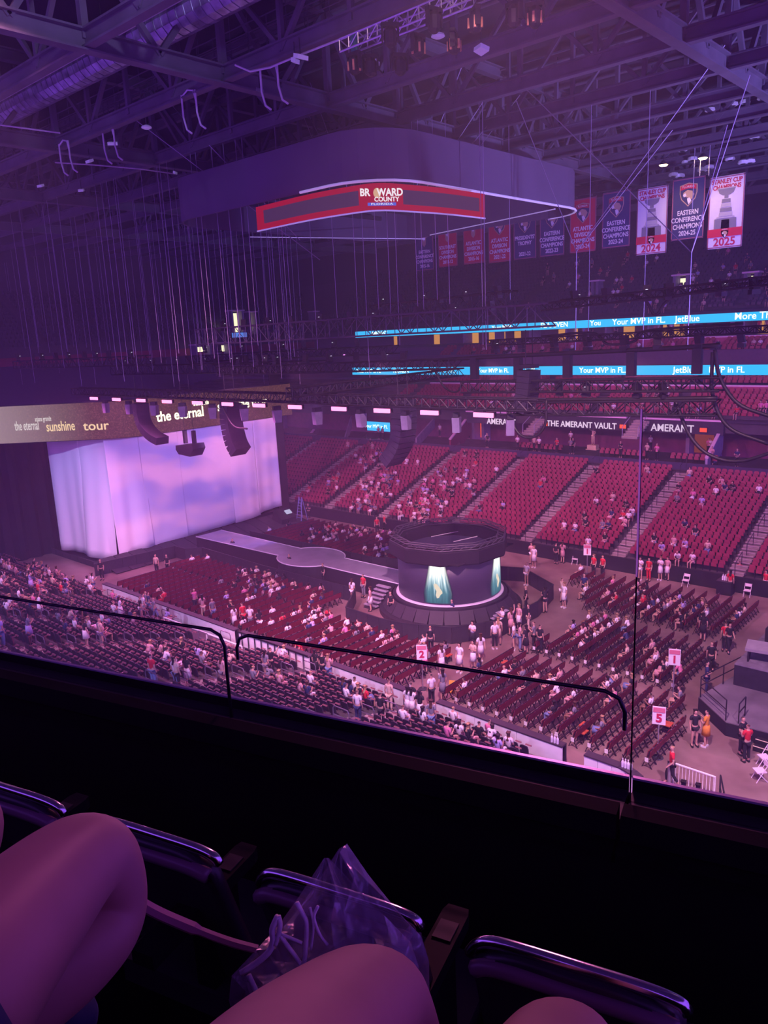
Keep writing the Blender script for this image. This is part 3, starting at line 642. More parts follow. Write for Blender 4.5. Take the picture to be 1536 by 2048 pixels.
for k, (x, y, lab) in enumerate(((-8.6,40.0,'black rack case beside the glowing sound desk'),(-10.8,42.0,'black rack case behind the grey sound desk'),(-7.6,42.3,'black rack case at the picture edge'))):
    c = thing('flight_case', lab, 'case', (x,y,1.88)); MB().box((0,0,0.45),(0.7,0.6,0.9)).build('body', BLACK, c)
    m = MB()
    for sx in (-1,1):
        for sz in (0.02,0.88): m.box((sx*0.35,0,sz),(0.03,0.62,0.03))
    m.build('edge_trim', CHROME, c)
t = thing('floor_steps', 'black steps with pale nosings beside the mixing platform, lower right', 'steps', (-8.6, 33.9, 0))
for k in range(2):
    s = MB().box((0.6,0.3*k,0.14+0.2*k),(2.4,0.32,0.2)).build('step', BLACK, t); MB().box((0.6,0.3*k-0.15,0.25+0.2*k),(2.4,0.04,0.02)).build('nosing', mat('pale_nosing',(0.85,0.72,0.55),0.5), s)
t = thing('ladder', 'blue step ladder standing on the floor right of the curtain', 'ladder', atz(604,1042,0))
m = MB()
for s in (-1,1): m.tube((s*0.38,-0.45,0),(s*0.2,0,2.6),0.04,5); m.tube((s*0.38,0.5,0),(s*0.2,0.02,2.6),0.03,5)
m.build('frame', mat('ladder_blue',(0.20,0.26,0.55),0.5), t)
m = MB()
for k in range(8): q = k/8.5; m.box((0,-0.45+0.45*q,2.6*q+0.15),(0.72-0.3*q,0.08,0.03))
m.build('rungs', mat('ladder_blue',(0.20,0.26,0.55),0.5), t)
t = thing('stage_wedge', 'dark tilted speaker wedge at the lower right corner of the curtain', 'speaker', (-60.9,50.9,0))
MB().prism([(-0.9,0),(0.9,0),(0.9,0.7),(-0.3,1.6)], (1,0,0), (0,0,1), (0,2.0,0), (0,-1,0)).build('cabinet', STG, t)
MB().obox((0.35,0.4,1.25),(0.2,0,-0.15),(0,0.35,0),(0.03,0,0.04)).build('lit_panel', screen('wedge_glow',(0.6,0.6,0.9),0.8), t)
# ================================================================== ROOF STEEL
ZR, ZT_ = 31.0, 35.4
XB = [12.0, 18.0, 24.8, 31.6, 37.1, 42.5, 48.0, 53.3, 58.7, 64.2, 70, 77, 85]
CB = [2.0, -14.9, -31.5, -48.1, -64.7, -81.3]
def ibeam(m, a, b2, w, h, tf=0.08):
    a = Vector(a); b2 = Vector(b2)
    m.bar(a+Vector((0,0,h/2)), b2+Vector((0,0,h/2)), w, tf); m.bar(a-Vector((0,0,h/2)), b2-Vector((0,0,h/2)), w, tf); m.bar(a, b2, 0.09, h)
for k, y in enumerate(XB):
    t = thing('roof_beam', 'long steel roof beam running the length of the arena, %s from the camera side' % ordn(k+1), 'beam', (-44, y, ZR))
    m = MB(); ibeam(m, (-60,0,0), (58,0,0), 0.42, 0.62); m.build('bottom_chord', STEEL, t)
    m = MB(); ibeam(m, (-60,0,ZT_-ZR), (58,0,ZT_-ZR), 0.4, 0.5); m.build('top_chord', STEEL, t)
    mp_ = MB()
    for x in CB: mp_.bar((x+44,0,0),(x+44,0,ZT_-ZR),0.3,0.3)
    for a, b2 in zip(CB[:-1], CB[1:]):
        for q in (0.25,0.5,0.75): mp_.bar((a+(b2-a)*q+44,0,0),(a+(b2-a)*q+44,0,ZT_-ZR),0.22,0.22)
        mp_.bar((a+44,0,ZT_-ZR),(a+(b2-a)*0.25+44,0,0),0.2,0.2); mp_.bar((a+(b2-a)*0.5+44,0,ZT_-ZR),(a+(b2-a)*0.25+44,0,0),0.2,0.2)
        mp_.bar((a+(b2-a)*0.5+44,0,ZT_-ZR),(a+(b2-a)*0.75+44,0,0),0.2,0.2); mp_.bar((b2+44,0,ZT_-ZR),(a+(b2-a)*0.75+44,0,0),0.2,0.2)
    mp_.build('web_members', STEEL, t)
for k, x in enumerate(CB):
    t = thing('roof_truss', 'deep cross roof truss spanning over the arena, %s from the right end' % ordn(k+1), 'truss', (x, 40, ZR-0.05))
    m = MB(); ibeam(m, (0,-36,0), (0,50,0), 0.55, 0.75); m.build('bottom_chord', STEEL, t)
    m = MB(); ibeam(m, (0,-36,4.5), (0,50,4.5), 0.5, 0.6); m.build('top_chord', STEEL, t)
    for a, b2 in zip(XB[:-1], XB[1:]):
        MB().bar((0,a-40,4.3),(0,(a+b2)/2-40,0.2),0.24,0.24).bar((0,b2-40,4.3),(0,(a+b2)/2-40,0.2),0.24,0.24).build('brace', STEEL, t)
# big ribbed air duct and service catwalk at upper left
DUCT = mat('duct_silver', (0.42,0.42,0.50), 0.3, 0.6, var=0.45, scale=1.6)
for q, (y, z, r) in enumerate(((22.9,33.0,0.75),(24.0,33.7,0.55))):
    t = thing('air_duct', ['large silver ribbed air duct under the roof, upper left','second silver air duct beside the large one, upper left'][q], 'duct', (-40, y, z))
    prof = []
    m = MB()
    for k in range(112): m.path([(-34+0.58*k,0,0),(-34+0.58*k+0.5,0,0)], r, 12)
    m.path([(-34,0,0),(31,0,0)], r*0.94, 12); m.build('ribbed_shell', DUCT, t)
    m = MB()
    for k in range(16): m.tube((-33+4.1*k,0,r),(-33+4.1*k,0,3),0.03,4)
    m.build('hanger', STEELD, t)
t = thing('pipe_bundle', 'bundle of pale parallel pipes beside the air ducts', 'pipes', (-40, 21.2, 32.6))
for k in range(5): MB().path([(-33,-0.28*k,0.1*(k%2)),(31,-0.28*k,0.1*(k%2))], 0.07, 6).build('pipe', mat('pale_pipe',(0.50,0.50,0.60),0.35,0.3), t)
t = thing('roof_catwalk', 'narrow service catwalk with mesh railings below the air ducts', 'catwalk', (-38, 26.3, 31.9))
MB().box((0,0,-0.05),(60,1.1,0.08)).build('walkway', STEELD, t)
for s in (-1,1):
    m = MB()
    for z in (0.45,0.85,1.25): m.tube((-30,0.55*s,z),(30,0.55*s,z),0.03,5)
    for k in range(46): m.tube((-30+60*k/45,0.55*s,0),(-30+60*k/45,0.55*s,1.3+0.9*(k%3==0)),0.03,4)
    m.build('railing', STEEL, t)
# pale conduits and hooks
COND = mat('white_conduit', (0.62,0.60,0.68), 0.5, var=0.08)
def conduit(pts, lab, z=None):
    P = [atz(px, py, zz) for px, py, zz in pts]
    tag(MB().path(P, 0.045, 5).build('conduit', COND), lab, 'conduit')
conduit([(0,250,30.6),(60,258,30.6),(120,266,30.6)], 'white conduit along the beam at far left')
conduit([(470,130,30.4),(500,143,30.3),(540,135,30.5),(600,110,30.5),(690,75,30.5),(770,40,30.6),(800,28,30.6)], 'long wavy white conduit below the roof truss, top centre')
conduit([(110,325,30.4),(190,330,30.4),(280,338,30.4),(350,348,30.4)], 'white conduit run at left with small boxes on it')
for k, (x, y) in enumerate(((118,292),(205,265),(363,195),(520,140))):
    p = atz(x, y, 30.7)
    m = MB()
    for q in (0, 1.15): m.path([p+Vector((q,0.0,0.1)), p+Vector((q,0,-0.9)), p+Vector((q+0.2,0,-1.5)), p+Vector((q+0.45,0.1,-1.7))], 0.05, 5)
    m.path([p+Vector((0,0,0)), p+Vector((0.55,0,0.22)), p+Vector((1.0,0,0.1)), p+Vector((1.15,0,-0.4))], 0.05, 5)
    tag(m.build('conduit_loop', COND), 'pair of looping white conduits hanging from the beam, %s of four at upper left' % ordn(k+1), 'conduit', 'looping conduits at upper left')
# small pale fixtures in the roof
FIXW = mat('fixture_white', (0.72,0.70,0.80), 0.5, var=0.03, emit=(0.5,0.42,0.9), es=0.12)
for k, (x, y, w, lab) in enumerate(((180,325,0.5,'flat white'),(82,374,0.45,'small tilted white'),(163,383,0.4,'smallest white'),(226,290,0.55,'square white box'),(293,255,0.5,'pale oval'),(601,118,0.55,'large pale'),(590,126,0.35,'narrow pale'),(350,348,0.3,'dim'),(520,188,0.6,'dark square'),(962,103,0.65,'long tilted white'),(876,72,0.5,'stepped round white'),(745,130,0.5,'white angled'))):
    p = atz(x, y, 30.2)
    t = thing('roof_fixture', '%s light fixture hanging under the roof, %s in the row from upper left' % (lab, ordn(k+1)), 'ceiling light', p, 0.3*k)
    m = MB()
    if 'oval' in lab or 'round' in lab: m.lathe([(0.1,0.12),(w*0.5,0.05),(w*0.55,-0.02),(w*0.3,-0.08)], n=14)
    else: m.prism([(-w/2,-w*0.3),(w/2,-w*0.3),(w/2*0.9,w*0.3),(-w/2*0.9,w*0.3)], (1,0,0), (0,1,0.35), (0,-0.03,0.16))
    m.build('housing', STEEL if 'dark' in lab else FIXW, t)
    MB().tube((0,0,0.1),(0,0,0.8),0.025,5).build('stem', STEELD, t)
k = 0
for x, y in ((1420,220),(1466,209),(1490,204),(1525,196),(1416,250),(1462,241),(1487,236),(1510,274),(1495,300),(1365,300),(1372,325),(1460,318),(1418,335),(1486,325),(1500,323),(1347,350),(1360,352),(1405,340),(1385,318),(1370,296)):
    p = aty(x, y, 64+0.4*(k%3)); t = thing('roof_can_light', 'round pale can light above the banners, %s of the cluster' % ordn(k+1), 'ceiling light', p, 0, 'can lights above the banners')
    MB().lathe([(0.12,0.2),(0.34,0.12),(0.38,-0.05),(0.30,-0.1)], n=12).build('housing', FIXW, t); MB().lathe([(0.2,-0.11),(0.15,-0.13)], n=10).build('lens', BLACK, t); k += 1
for k, (x, y) in enumerate(((1327,330),(1406,316))):
    p = aty(x, y, 58.7)
    t = thing('flood_light', ['bright warm flood light above the white 2024 banner','bright warm flood light above the navy banner beside 2025'][k], 'flood light', p)
    MB().lathe([(0.12,0.3),(0.3,0.1),(0.33,0.0)], n=14).build('housing', STEELD, t); MB().tube((0,0,0.25),(0,0,ZR-0.3-p.z),0.03,5).build('hanger', STEELD, t); MB().lathe([(0.30,0.0),(0.22,-0.08),(0.05,-0.11)], n=14).build('lens', screen('flood_lens',(1.0,0.72,0.35),26.0), t)
    spot('flood_lamp', p+Vector((0,-0.1,-0.25)), (-24+4*k, 62, 24), (1.0,0.62,0.3), 700, 110, 1.0, 0.15)
# ================================================================== SCOREBOARD HOUSING
SH = thing('scoreboard_housing', 'huge dark grey scoreboard housing hung below the roof at centre', 'scoreboard', (-36.6, 41, 26.5))
SHM = mat('shroud_cloth', (0.12,0.105,0.14), 0.85, var=0.1, scale=0.3)
def shroudpoly(s=1.0):
    out = []
    xs0, xs1, ys0, ys1, rr = -9.6, 9.6, -10.8, 11.4, 3.4
    for cx, cy_, a0 in ((xs1-rr, ys0+rr, -PI/2), (xs1-rr, ys1-rr, 0), (xs0+rr, ys1-rr, PI/2), (xs0+rr, ys0+rr, PI)):
        for k in range(7): a = a0+PI/2*k/6; out.append(((cx+rr*math.cos(a))*s, (cy_+rr*math.sin(a))*s))
    return out
P0 = shroudpoly(); N0 = len(P0)
m = MB()
for s, z in ((1.0,0.0),(1.0,2.5)): m.v += [(p[0]*s, p[1]*s, z) for p in P0]
for k in range(N0): m.f.append((k,(k+1)%N0,N0+(k+1)%N0,N0+k)); m.m.append(0)
o = m.build('shroud', SHM, SH); o.modifiers.new('t','SOLIDIFY').thickness = 0.12
m = MB(); m.prism([(p[0]*0.97,p[1]*0.97) for p in P0], (1,0,0), (0,1,0), (0,0,0.1), (0,0,2.35)); m.build('top_deck', STEELD, SH)
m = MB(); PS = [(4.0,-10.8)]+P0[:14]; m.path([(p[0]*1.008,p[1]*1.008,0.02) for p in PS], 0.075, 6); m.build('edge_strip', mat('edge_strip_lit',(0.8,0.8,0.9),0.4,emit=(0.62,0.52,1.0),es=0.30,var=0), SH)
m = MB()
for k in range(6): m.bar((-8+3.2*k,-9,1.6),(-8+3.2*k,9,1.6),0.2,0.3)
m.build('inner_frame', STEELD, SH)
# red ring screen under it
RG = thing('ring_screen', 'curved red ring screen reading BROWARD COUNTY under the scoreboard housing', 'screen', (-36.6, 41, 26.0))
RED = screen('ring_red', (0.55,0.015,0.06), 0.62); RDK = screen('ring_dark', (0.075,0.03,0.10), 0.9)
zq = 25.6
corners = [(515,438),(620,414),(718,397),(762,393),(806,395),(890,402),(968,412)]
Q = [atz(px, py, zq) for px, py in corners]
# resample with a smooth curve through the corners
def cr(P, n):
    out = []
    P = [P[0]*2-P[1]] + P + [P[-1]*2-P[-2]]
    for i in range(1, len(P)-2):
        for j in range(n):
            t_ = j/n; a, b2, c, d = P[i-1], P[i], P[i+1], P[i+2]
            out.append(0.5*((2*b2)+(c-a)*t_+(2*a-5*b2+4*c-d)*t_*t_+(3*b2-a-3*c+d)*t_**3))
    out.append(P[-2]); return out
QC = cr(Q, 6); rl = RG.location
def band(name, i0, i1, z0, z1, mt, off=0.0):
    rows = [[], []]
    for i in range(i0, i1+1):
        p = QC[i]-Vector(rl); c = Vector((0,2.0,0)); d = Vector((p.x-c.x,p.y-c.y,0)).normalized()
        q = p+d*off; rows[0].append((q.x,q.y,z1)); rows[1].append((q.x,q.y,z0))
    m = MB(); m.grid(rows); o = m.build(name, mt, RG); o.modifiers.new('t','SOLIDIFY').thickness = 0.06; return o
n_ = len(QC)-1
zc = zq-rl.z
band('display', 0, n_, zc-0.62, zc+0.62, RED)
band('dark_window', 1, 12, zc-0.34, zc+0.34, RDK, 0.09); band('dark_window', 24, n_-1, zc-0.34, zc+0.34, RDK, 0.09)
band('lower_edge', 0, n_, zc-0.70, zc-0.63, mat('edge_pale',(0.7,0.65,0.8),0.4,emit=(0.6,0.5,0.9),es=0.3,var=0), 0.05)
i = 18
c = QC[18]; tg = (QC[21]-QC[15]).normalized(); nn = Vector((tg.y,-tg.x,0)).normalized()
lw = screen('ring_text',(0.95,0.85,0.95),0.95)
text('BR   WARD', 0.48, lw, c+nn*0.15+Vector((0,0,0.16)), tg, (0,0,1), RG, 0.01, sx=0.9, off=0.015); text('COUNTY', 0.30, lw, c+nn*0.15+tg*0.25+Vector((0,0,-0.16)), tg, (0,0,1), RG, 0.01, off=0.008)
def localbox(cw, hx_, hz_, name, mt): return MB().obox(cw-Vector(rl), tg*hx_, nn*0.01, Vector((0,0,hz_))).build(name, mt, RG)
localbox(c+nn*0.15+Vector((0,0,-0.38)), 0.72, 0.07, 'blue_stripe', screen('ring_blue',(0.10,0.14,0.75),0.9))
text('FLORIDA', 0.14, lw, c+nn*0.17+Vector((0,0,-0.38)), tg, (0,0,1), RG, 0.005, sx=2.0)
m = MB(); ci = c+nn*0.15-Vector(rl)-tg*0.22+Vector((0,0,0.14)); ii = len(m.v)
for k in range(14): a = 2*PI*k/14; m.v.append(tuple(ci+tg*0.2*math.cos(a)+Vector((0,0,0.24*math.sin(a)))))
m.f.append(tuple(range(14))); m.m.append(0); m.build('round_emblem', screen('emblem_tan',(0.80,0.48,0.30),0.8), RG)
# under-structure: second lower ring screens seen edge on
m = MB(); a = atz(860,470,26.3)-Vector(rl); b2 = atz(1110,418,26.3)-Vector(rl); m.bar(a,b2,0.06,0.06)
a = atz(500,474,26.0)-Vector(rl); b2 = atz(850,478,26.0)-Vector(rl)
m.bar(a,b2,0.04,0.04); m.build('lower_edge_light', mat('edge_strip_lit',(0.8,0.8,0.9),0.4), RG)
# ================================================================== BANNERS
NAVY = mat('banner_navy', (0.035,0.04,0.13), 0.8, var=0.06); BRED = mat('banner_red', (0.55,0.02,0.06), 0.8, var=0.06); BWHT = mat('banner_white', (0.66,0.62,0.78), 0.8, var=0.04)
BTXT = mat('banner_text_pale', (0.78,0.74,0.82), 0.7, var=0); BTRD = mat('banner_text_red', (0.50,0.02,0.08), 0.7, var=0); GOLD = mat('crest_gold', (0.50,0.33,0.25), 0.6, var=0); CUPM = mat('cup_grey', (0.20,0.19,0.27), 0.7, var=0); CUPL = mat('cup_light', (0.42,0.40,0.50), 0.7, var=0)
def flat(poly, mt, name, par, y): return MB().prism(poly, (1,0,0), (0,0,1), (0,-0.012,0), (0,y,0)).build(name, mt, par)
def crest(par, cx, cz, s):
    sh = [(-0.5,0.48),(0,0.60),(0.5,0.48),(0.5,0.05),(0.40,-0.28),(0,-0.68),(-0.40,-0.28),(-0.5,0.05)]
    F_ = lambda P, k=1.0: [(cx+p[0]*s*k, cz+p[1]*s*k) for p in P]
    flat(F_(sh,1.0), GOLD, 'crest_border', par, -0.03); flat(F_(sh,0.9), NAVY, 'crest_shield', par, -0.045)
    flat(F_([(-0.44,0.22),(-0.44,0.44),(0,0.53),(0.44,0.44),(0.44,0.22),(0,0.30)]), BRED, 'crest_band', par, -0.06)
    flat(F_([(-0.28,0.08),(-0.05,0.22),(0.22,0.14),(0.34,-0.05),(0.22,-0.28),(0.05,-0.40),(0.0,-0.20),(-0.12,-0.16),(-0.30,-0.10)]), GOLD, 'crest_head', par, -0.06)
    flat(F_([(-0.30,-0.02),(-0.16,0.06),(-0.10,-0.10),(-0.24,-0.16)]), BTXT, 'crest_muzzle', par, -0.075)
    flat(F_([(-0.06,-0.24),(0.08,-0.20),(0.20,-0.38),(0.04,-0.56),(-0.02,-0.42)]), BTXT, 'crest_fang', par, -0.075)
    text('FLORIDA', 0.17*s, BTXT, (par.location.x+cx, par.location.y-0.085, par.location.z+cz+0.385*s), (1,0,0), (0,0,1), par, 0.004, name='crest_lettering')
def leaper(par, cx, cz, s):
    F_ = lambda P: [(cx+p[0]*s, cz+p[1]*s) for p in P]
    flat(F_([(-0.55,0.35),(-0.35,0.50),(-0.1,0.32),(0.1,0.32),(0.35,0.50),(0.55,0.35),(0.45,0.12),(0.22,0.10),(0.16,-0.45),(0.0,-0.62),(-0.16,-0.45),(-0.22,0.10),(-0.45,0.12)]), GOLD, 'crest_cat', par, -0.03)
    flat(F_([(-0.15,0.25),(0.15,0.25),(0.12,-0.05),(0,-0.2),(-0.12,-0.05)]), BTXT, 'crest_face', par, -0.045)
    flat(F_([(-0.42,0.38),(-0.22,0.28),(-0.3,0.2)]), NAVY, 'crest_claw', par, -0.045); flat(F_([(0.42,0.38),(0.22,0.28),(0.3,0.2)]), NAVY, 'crest_claw', par, -0.045)
def cup(par, cz, s):
    def ring(z0, z1, w0, w1, mt, nm='cup_band'): flat([(-w0*s,cz+z0*s),(w0*s,cz+z0*s),(w1*s,cz+z1*s),(-w1*s,cz+z1*s)], mt, nm, par, -0.03)
    ring(-1.0,-0.35,0.52,0.50,CUPM,'cup_base'); ring(-0.95,-0.4,0.20,0.18,CUPL); ring(-0.33,-0.26,0.42,0.40,CUPL)
    for k in range(4): ring(-0.24+0.2*k,-0.07+0.2*k,0.31-0.035*k,0.295-0.035*k, CUPM if k % 2 else CUPL)
    ring(0.56,0.70,0.09,0.09,CUPM); ring(0.70,0.80,0.16,0.33,CUPM,'cup_bowl'); ring(0.80,0.99,0.33,0.40,CUPM,'cup_bowl'); ring(0.99,1.04,0.42,0.42,CUPL,'cup_rim')
BL = [(833,868,541,'navy',['EASTERN','CONFERENCE','CHAMPIONS','2015-16'],1),(878,915,533,'red',['SOUTHEAST','DIVISION','CHAMPIONS','2011-12'],1),(928,968,527,'red',['ATLANTIC','DIVISION','CHAMPIONS','2015-16'],1),
 (978,1022,524,'red',['ATLANTIC','DIVISION','CHAMPIONS','2021-22'],0),(1028,1072,518,'navy',["PRESIDENTS'",'TROPHY','','2021-22'],0),(1080,1128,512,'navy',['EASTERN','CONFERENCE','CHAMPIONS','2022-23'],0),
 (1140,1191,504,'red',['ATLANTIC','DIVISION','CHAMPIONS','2023-24'],0),(1204,1259,495,'navy',['EASTERN','CONFERENCE','CHAMPIONS','2023-24'],0),(1272,1332,508,'white',['2024'],2),(1342,1406,479,'navy',['EASTERN','CONFERENCE','CHAMPIONS','2024-25'],0),(1414,1483,496,'white',['2025'],2)]
for x0, x1, yb, colr, words, kind in BL:
    a = aty(x0, yb, 62.0); b2 = aty(x1, yb, 62.0); w = b2.x-a.x; h = w*(1.80 if kind != 2 else 2.02)
    zb = (a.z+b2.z)/2
    t = thing('hanging_banner', '%s hanging banner reading %s' % (colr, ' '.join(x for x in words if x) if kind != 2 else 'STANLEY CUP CHAMPIONS %s, the %s one' % (words[0], {'2024':'left hand','2025':'right hand'}[words[0]])), 'banner', (a.x+w/2, 62.0, zb))
    base = {'navy':NAVY,'red':BRED,'white':BWHT}[colr]
    MB().box((0,0,h/2),(w,0.03,h)).build('cloth', base, t)
    bm2 = mat('banner_border', (0.30,0.10,0.16), 0.8, var=0)
    m = MB(); e_ = w*0.03
    m.box((0,-0.02,e_),(w,0.02,e_)); m.box((0,-0.02,h-e_),(w,0.02,e_)); m.box((-w/2+e_/2,-0.02,h/2),(e_,0.02,h)); m.box((w/2-e_/2,-0.02,h/2),(e_,0.02,h)); m.build('border', bm2, t)
    MB().tube((-w/2,0,h+0.04),(w/2,0,h+0.04),0.05,6).build('hanging_bar', STEELD, t)
    L = Vector(t.location)
    if kind == 2:
        sz = w*0.175
        text('STANLEY CUP', sz, BTRD, L+Vector((0,-0.03,h*0.945-0.02*h)), (1,0,0), (0,0,1), t, 0.006, sx=0.78, off=0.012); text('CHAMPIONS', sz, BTRD, L+Vector((0,-0.03,h*0.945-0.1*h)), (1,0,0), (0,0,1), t, 0.006, sx=0.80, off=0.012)
        cup(t, h*0.52, w*0.62)
        flat([(-w/2,h*0.16),(w/2,h*0.16),(w/2,h*0.275),(-w/2,h*0.275)], BRED, 'red_stripe', t, -0.045); crest(t, 0, h*0.215, w*0.24)
        text(words[0], w*0.32, BTRD, L+Vector((0,-0.03,h*0.085)), (1,0,0), (0,0,1), t, 0.006, off=0.015)
    else:
        (leaper if kind == 1 else crest)(t, 0, h*0.74, w*0.54)
        for k, s in enumerate(words):
            if s: text(s, w*0.20, BTXT, L+Vector((0,-0.03,h*(0.44-0.112*k))), (1,0,0), (0,0,1), t, 0.006, sx=0.80, off=0.010)
# ================================================================== RIGGING: trusses
TRB = mat('truss_black', (0.022,0.02,0.03), 0.5, 0.2, var=0.1); TRS = mat('truss_silver', (0.55,0.54,0.60), 0.35, 0.6, var=0.1)
def box_truss(a, b2, s, lab, mt=None, step=None, hh=None, name='lighting_truss'):
    a = Vector(a); b2 = Vector(b2); t = thing(name, lab, 'truss', a); d = b2-a; L = d.length; d.normalize()
    side = d.cross(Vector((0,0,1))).normalized(); h = hh or s; mt = mt or TRB; r = 0.055 if s > 0.5 else 0.04
    for sx in (-1,1):
        for sz in (0,1): MB().tube(side*sx*s/2+Vector((0,0,h*sz)), side*sx*s/2+Vector((0,0,h*sz))+d*L, r, 5).build('chord', mt, t)
    m = MB(); n = max(2, round(L/(step or h*1.1)))
    for k in range(n):
        p, q = d*(L*k/n), d*(L*(k+1)/n)
        for sx in (-1,1):
            o_ = side*sx*s/2
            m.tube(p+o_+Vector((0,0,0 if k % 2 else h)), q+o_+Vector((0,0,h if k % 2 else 0)), r*0.6, 4); m.tube(p+o_, p+o_+Vector((0,0,h)), r*0.55, 4)
        m.tube(p-side*s/2, q+side*s/2, r*0.5, 4); m.tube(p-side*s/2+Vector((0,0,h)), q+side*s/2+Vector((0,0,h)), r*0.5, 4)
    m.build('lacing', mt, t); return t
box_truss((-66.5,33,14.95),(-19.5,33,14.95),0.75,'long black truss carrying the row of pink strip lights', hh=0.55)
box_truss((-38.6,42,20.0),(-26.7,42,20.25),0.8,'short black truss hung highest of the middle group', hh=0.9)
box_truss((-52,36.5,18.75),(-21.0,36.5,18.95),0.8,'long grey walk truss crossing in front of the upper ribbon screen', mat('truss_grey',(0.10,0.09,0.13),0.5,0.3), hh=1.15)
box_truss((-21.5,36.5,19.75),(-9.0,36.5,20.3),0.5,'thin black truss in front of the upper ribbon screen, right half', hh=0.35)
box_truss((-26,38,18.0),(-9.5,38,18.25),0.4,'thin black truss in front of the warm suites', hh=0.3)
box_truss((-27.8,38,15.30),(-12.8,38,15.6),0.7,'black lattice truss just below the lower ribbon screen', hh=0.62)
box_truss((-25.0,38,14.05),(-12.9,38,14.45),0.7,'black lattice truss in front of the seats above the vault signs', hh=0.7)
box_truss((-34.5,30,15.6),(-33.2,45,15.8),0.6,'black cross truss rising to the right behind the strip lights', hh=0.5)
box_truss((-72,40,16.2),(-42,40,16.4),0.8,'dark truss above the header screen', hh=0.8)
box_truss((-80,34,17.2),(-56,34,17.4),0.8,'dark truss far left above the header screen', hh=0.7)
box_truss((-52,38,16.3),(-28,38,16.7),0.6,'dark truss in the middle behind the speaker columns', hh=0.6)
box_truss((-68,46,17.0),(-40,46,17.4),0.6,'dark truss over the stage seen beyond the speaker columns', hh=0.6)
# black pipe with hanging posts
def drape_pipe(pts, r, lab, nm='cable_bundle', mt=None): return tag(MB().path(cr([Vector(p) for p in pts], 8), r, 6).build(nm, mt or BLACK, None, True), lab, 'cable')
drape_pipe([(-30,38,17.2),(-26,38,17.35),(-20,38,17.5),(-16,38,17.6),(-13,38,17.7)], 0.13, 'thick black cable bundle laid along the truss over the lower ribbon screen')
drape_pipe([(-25,38,14.85),(-21,38,15.0),(-17,38,15.1),(-13,38,15.25)], 0.12, 'thick black cable bundle along the truss above the vault signs')
drape_pipe([(-20.5,36.5,20.2),(-16.5,36.5,20.15),(-15.5,36.5,19.25),(-14.6,36.5,20.0),(-11,36.5,20.4),(-9,36.5,20.5)], 0.07, 'black cable with a sagging loop over the upper ribbon screen')
drape_pipe([(-22.5,38,18.4),(-19.5,38,18.5),(-18.6,38,17.9),(-17.2,38,18.0),(-16.5,38,18.5),(-12,38,18.65)], 0.07, 'black cable with a shallow sag in front of the warm suites')
drape_pipe([(-13.2,38,17.5),(-12.9,38,16.2),(-12.0,38,15.0),(-10.4,38,14.4)], 0.09, 'heavy black cable falling from the truss end, upper of three')
drape_pipe([(-13.3,38,17.4),(-13.2,38,15.4),(-12.4,38,13.9),(-10.6,38,13.2)], 0.09, 'heavy black cable falling from the truss end, middle of three')
drape_pipe([(-15.0,38,15.1),(-14.2,38,13.4),(-13.2,38,12.5),(-11.8,38,12.3),(-10.0,38,13.0)], 0.09, 'heavy black cable sagging over the seats at right, lowest of three')
drape_pipe([(-24.6,37.5,15.0),(-23.8,37.5,13.2),(-22.8,37.5,12.9),(-22.0,37.5,13.6),(-21.9,37.5,15.0)], 0.08, 'black cable loop hanging over the left end of the vault header')
drape_pipe([(-30.0,38,16.6),(-29.3,38,15.6),(-28.4,38,15.3),(-27.8,38,15.9)], 0.06, 'small black cable loop below the lower ribbon screen')
drape_pipe([(-45.5,33,14.9),(-44.2,33,13.2),(-42.6,33,13.0)], 0.06, 'black cable drooping beside the tall speaker column')
pmh = MB().box((0,0,-0.55),(0.5,0.35,1.1)).mesh('hoist_motor', BLACK)
for k, (x, y, z) in enumerate(((-27.0,38,17.3),(-24.0,38,17.3),(-20.9,38,17.4),(-17.3,38,17.5),(-14.0,38,17.6))):
    t = thing('drop_post', 'black post hanging between cable bundle and lattice truss, %s from the left' % ordn(k+1), 'post', (x,y,z)); put('post_body', MB().box((0,0,-0.62),(0.42,0.35,1.2)).mesh('post_body', BLACK), t)
# strip lights
STRIP = screen('strip_pink', (1.0,0.22,0.54), 2.8)
sx_l = [188,233,282,334,395,455,518,590,678,764,859,967]
cell = MB().box((0,0,0),(0.29,0.10,0.23)).mesh('light_cell', STRIP)
for k, px in enumerate(sx_l):
    py = 797+(px-188)*0.0424
    p = aty(px, py, 32.75)
    t = thing('strip_light', 'glowing pink strip light under the truss, %s from the left' % ordn(k+1), 'stage light', p, 0, 'row of pink strip lights')
    MB().box((0,0.12,0.03),(1.3,0.16,0.26)).build('housing', BLACK, t)
    for j in range(4): put('light_cell', cell, t, (-0.45+0.3*j,-0.02,0))
    MB().box((0,0.1,0.28),(0.1,0.1,0.3)).build('clamp', BLACK, t)
for k in range(12):
    p = aty(sx_l[k], 799+(sx_l[k]-188)*0.0424, 32.6)
    spot('strip_glow', p+Vector((0,-0.2,-0.1)), p+Vector((2.0,-6,-9)), (1.0,0.20,0.66), 1900, 160, 1.0, 0.3)
# pale grey moving head fixtures hanging between the strips
MH = mat('fixture_grey', (0.16,0.15,0.22), 0.5, var=0.15)
for k, px in enumerate((211,258,308,365,425,488,554,634,722,812,913,1020)):
    p = aty(px, 808+(px-188)*0.042, 33.1)
    t = thing('moving_head', 'grey moving head lamp hanging between strip lights, %s from the left' % ordn(k+1), 'stage light', p, 0.2*k, 'grey lamps between the strip lights')
    MB().prism([(-0.22,-0.7),(0.22,-0.7),(0.3,0.1),(-0.3,0.1)], (1,0,0), (0,0,1), (0,0.4,0), (0,-0.2,0)).build('lamp_body', MH, t)
    MB().box((0,0,0.25),(0.5,0.3,0.24)).build('yoke', BLACK, t)
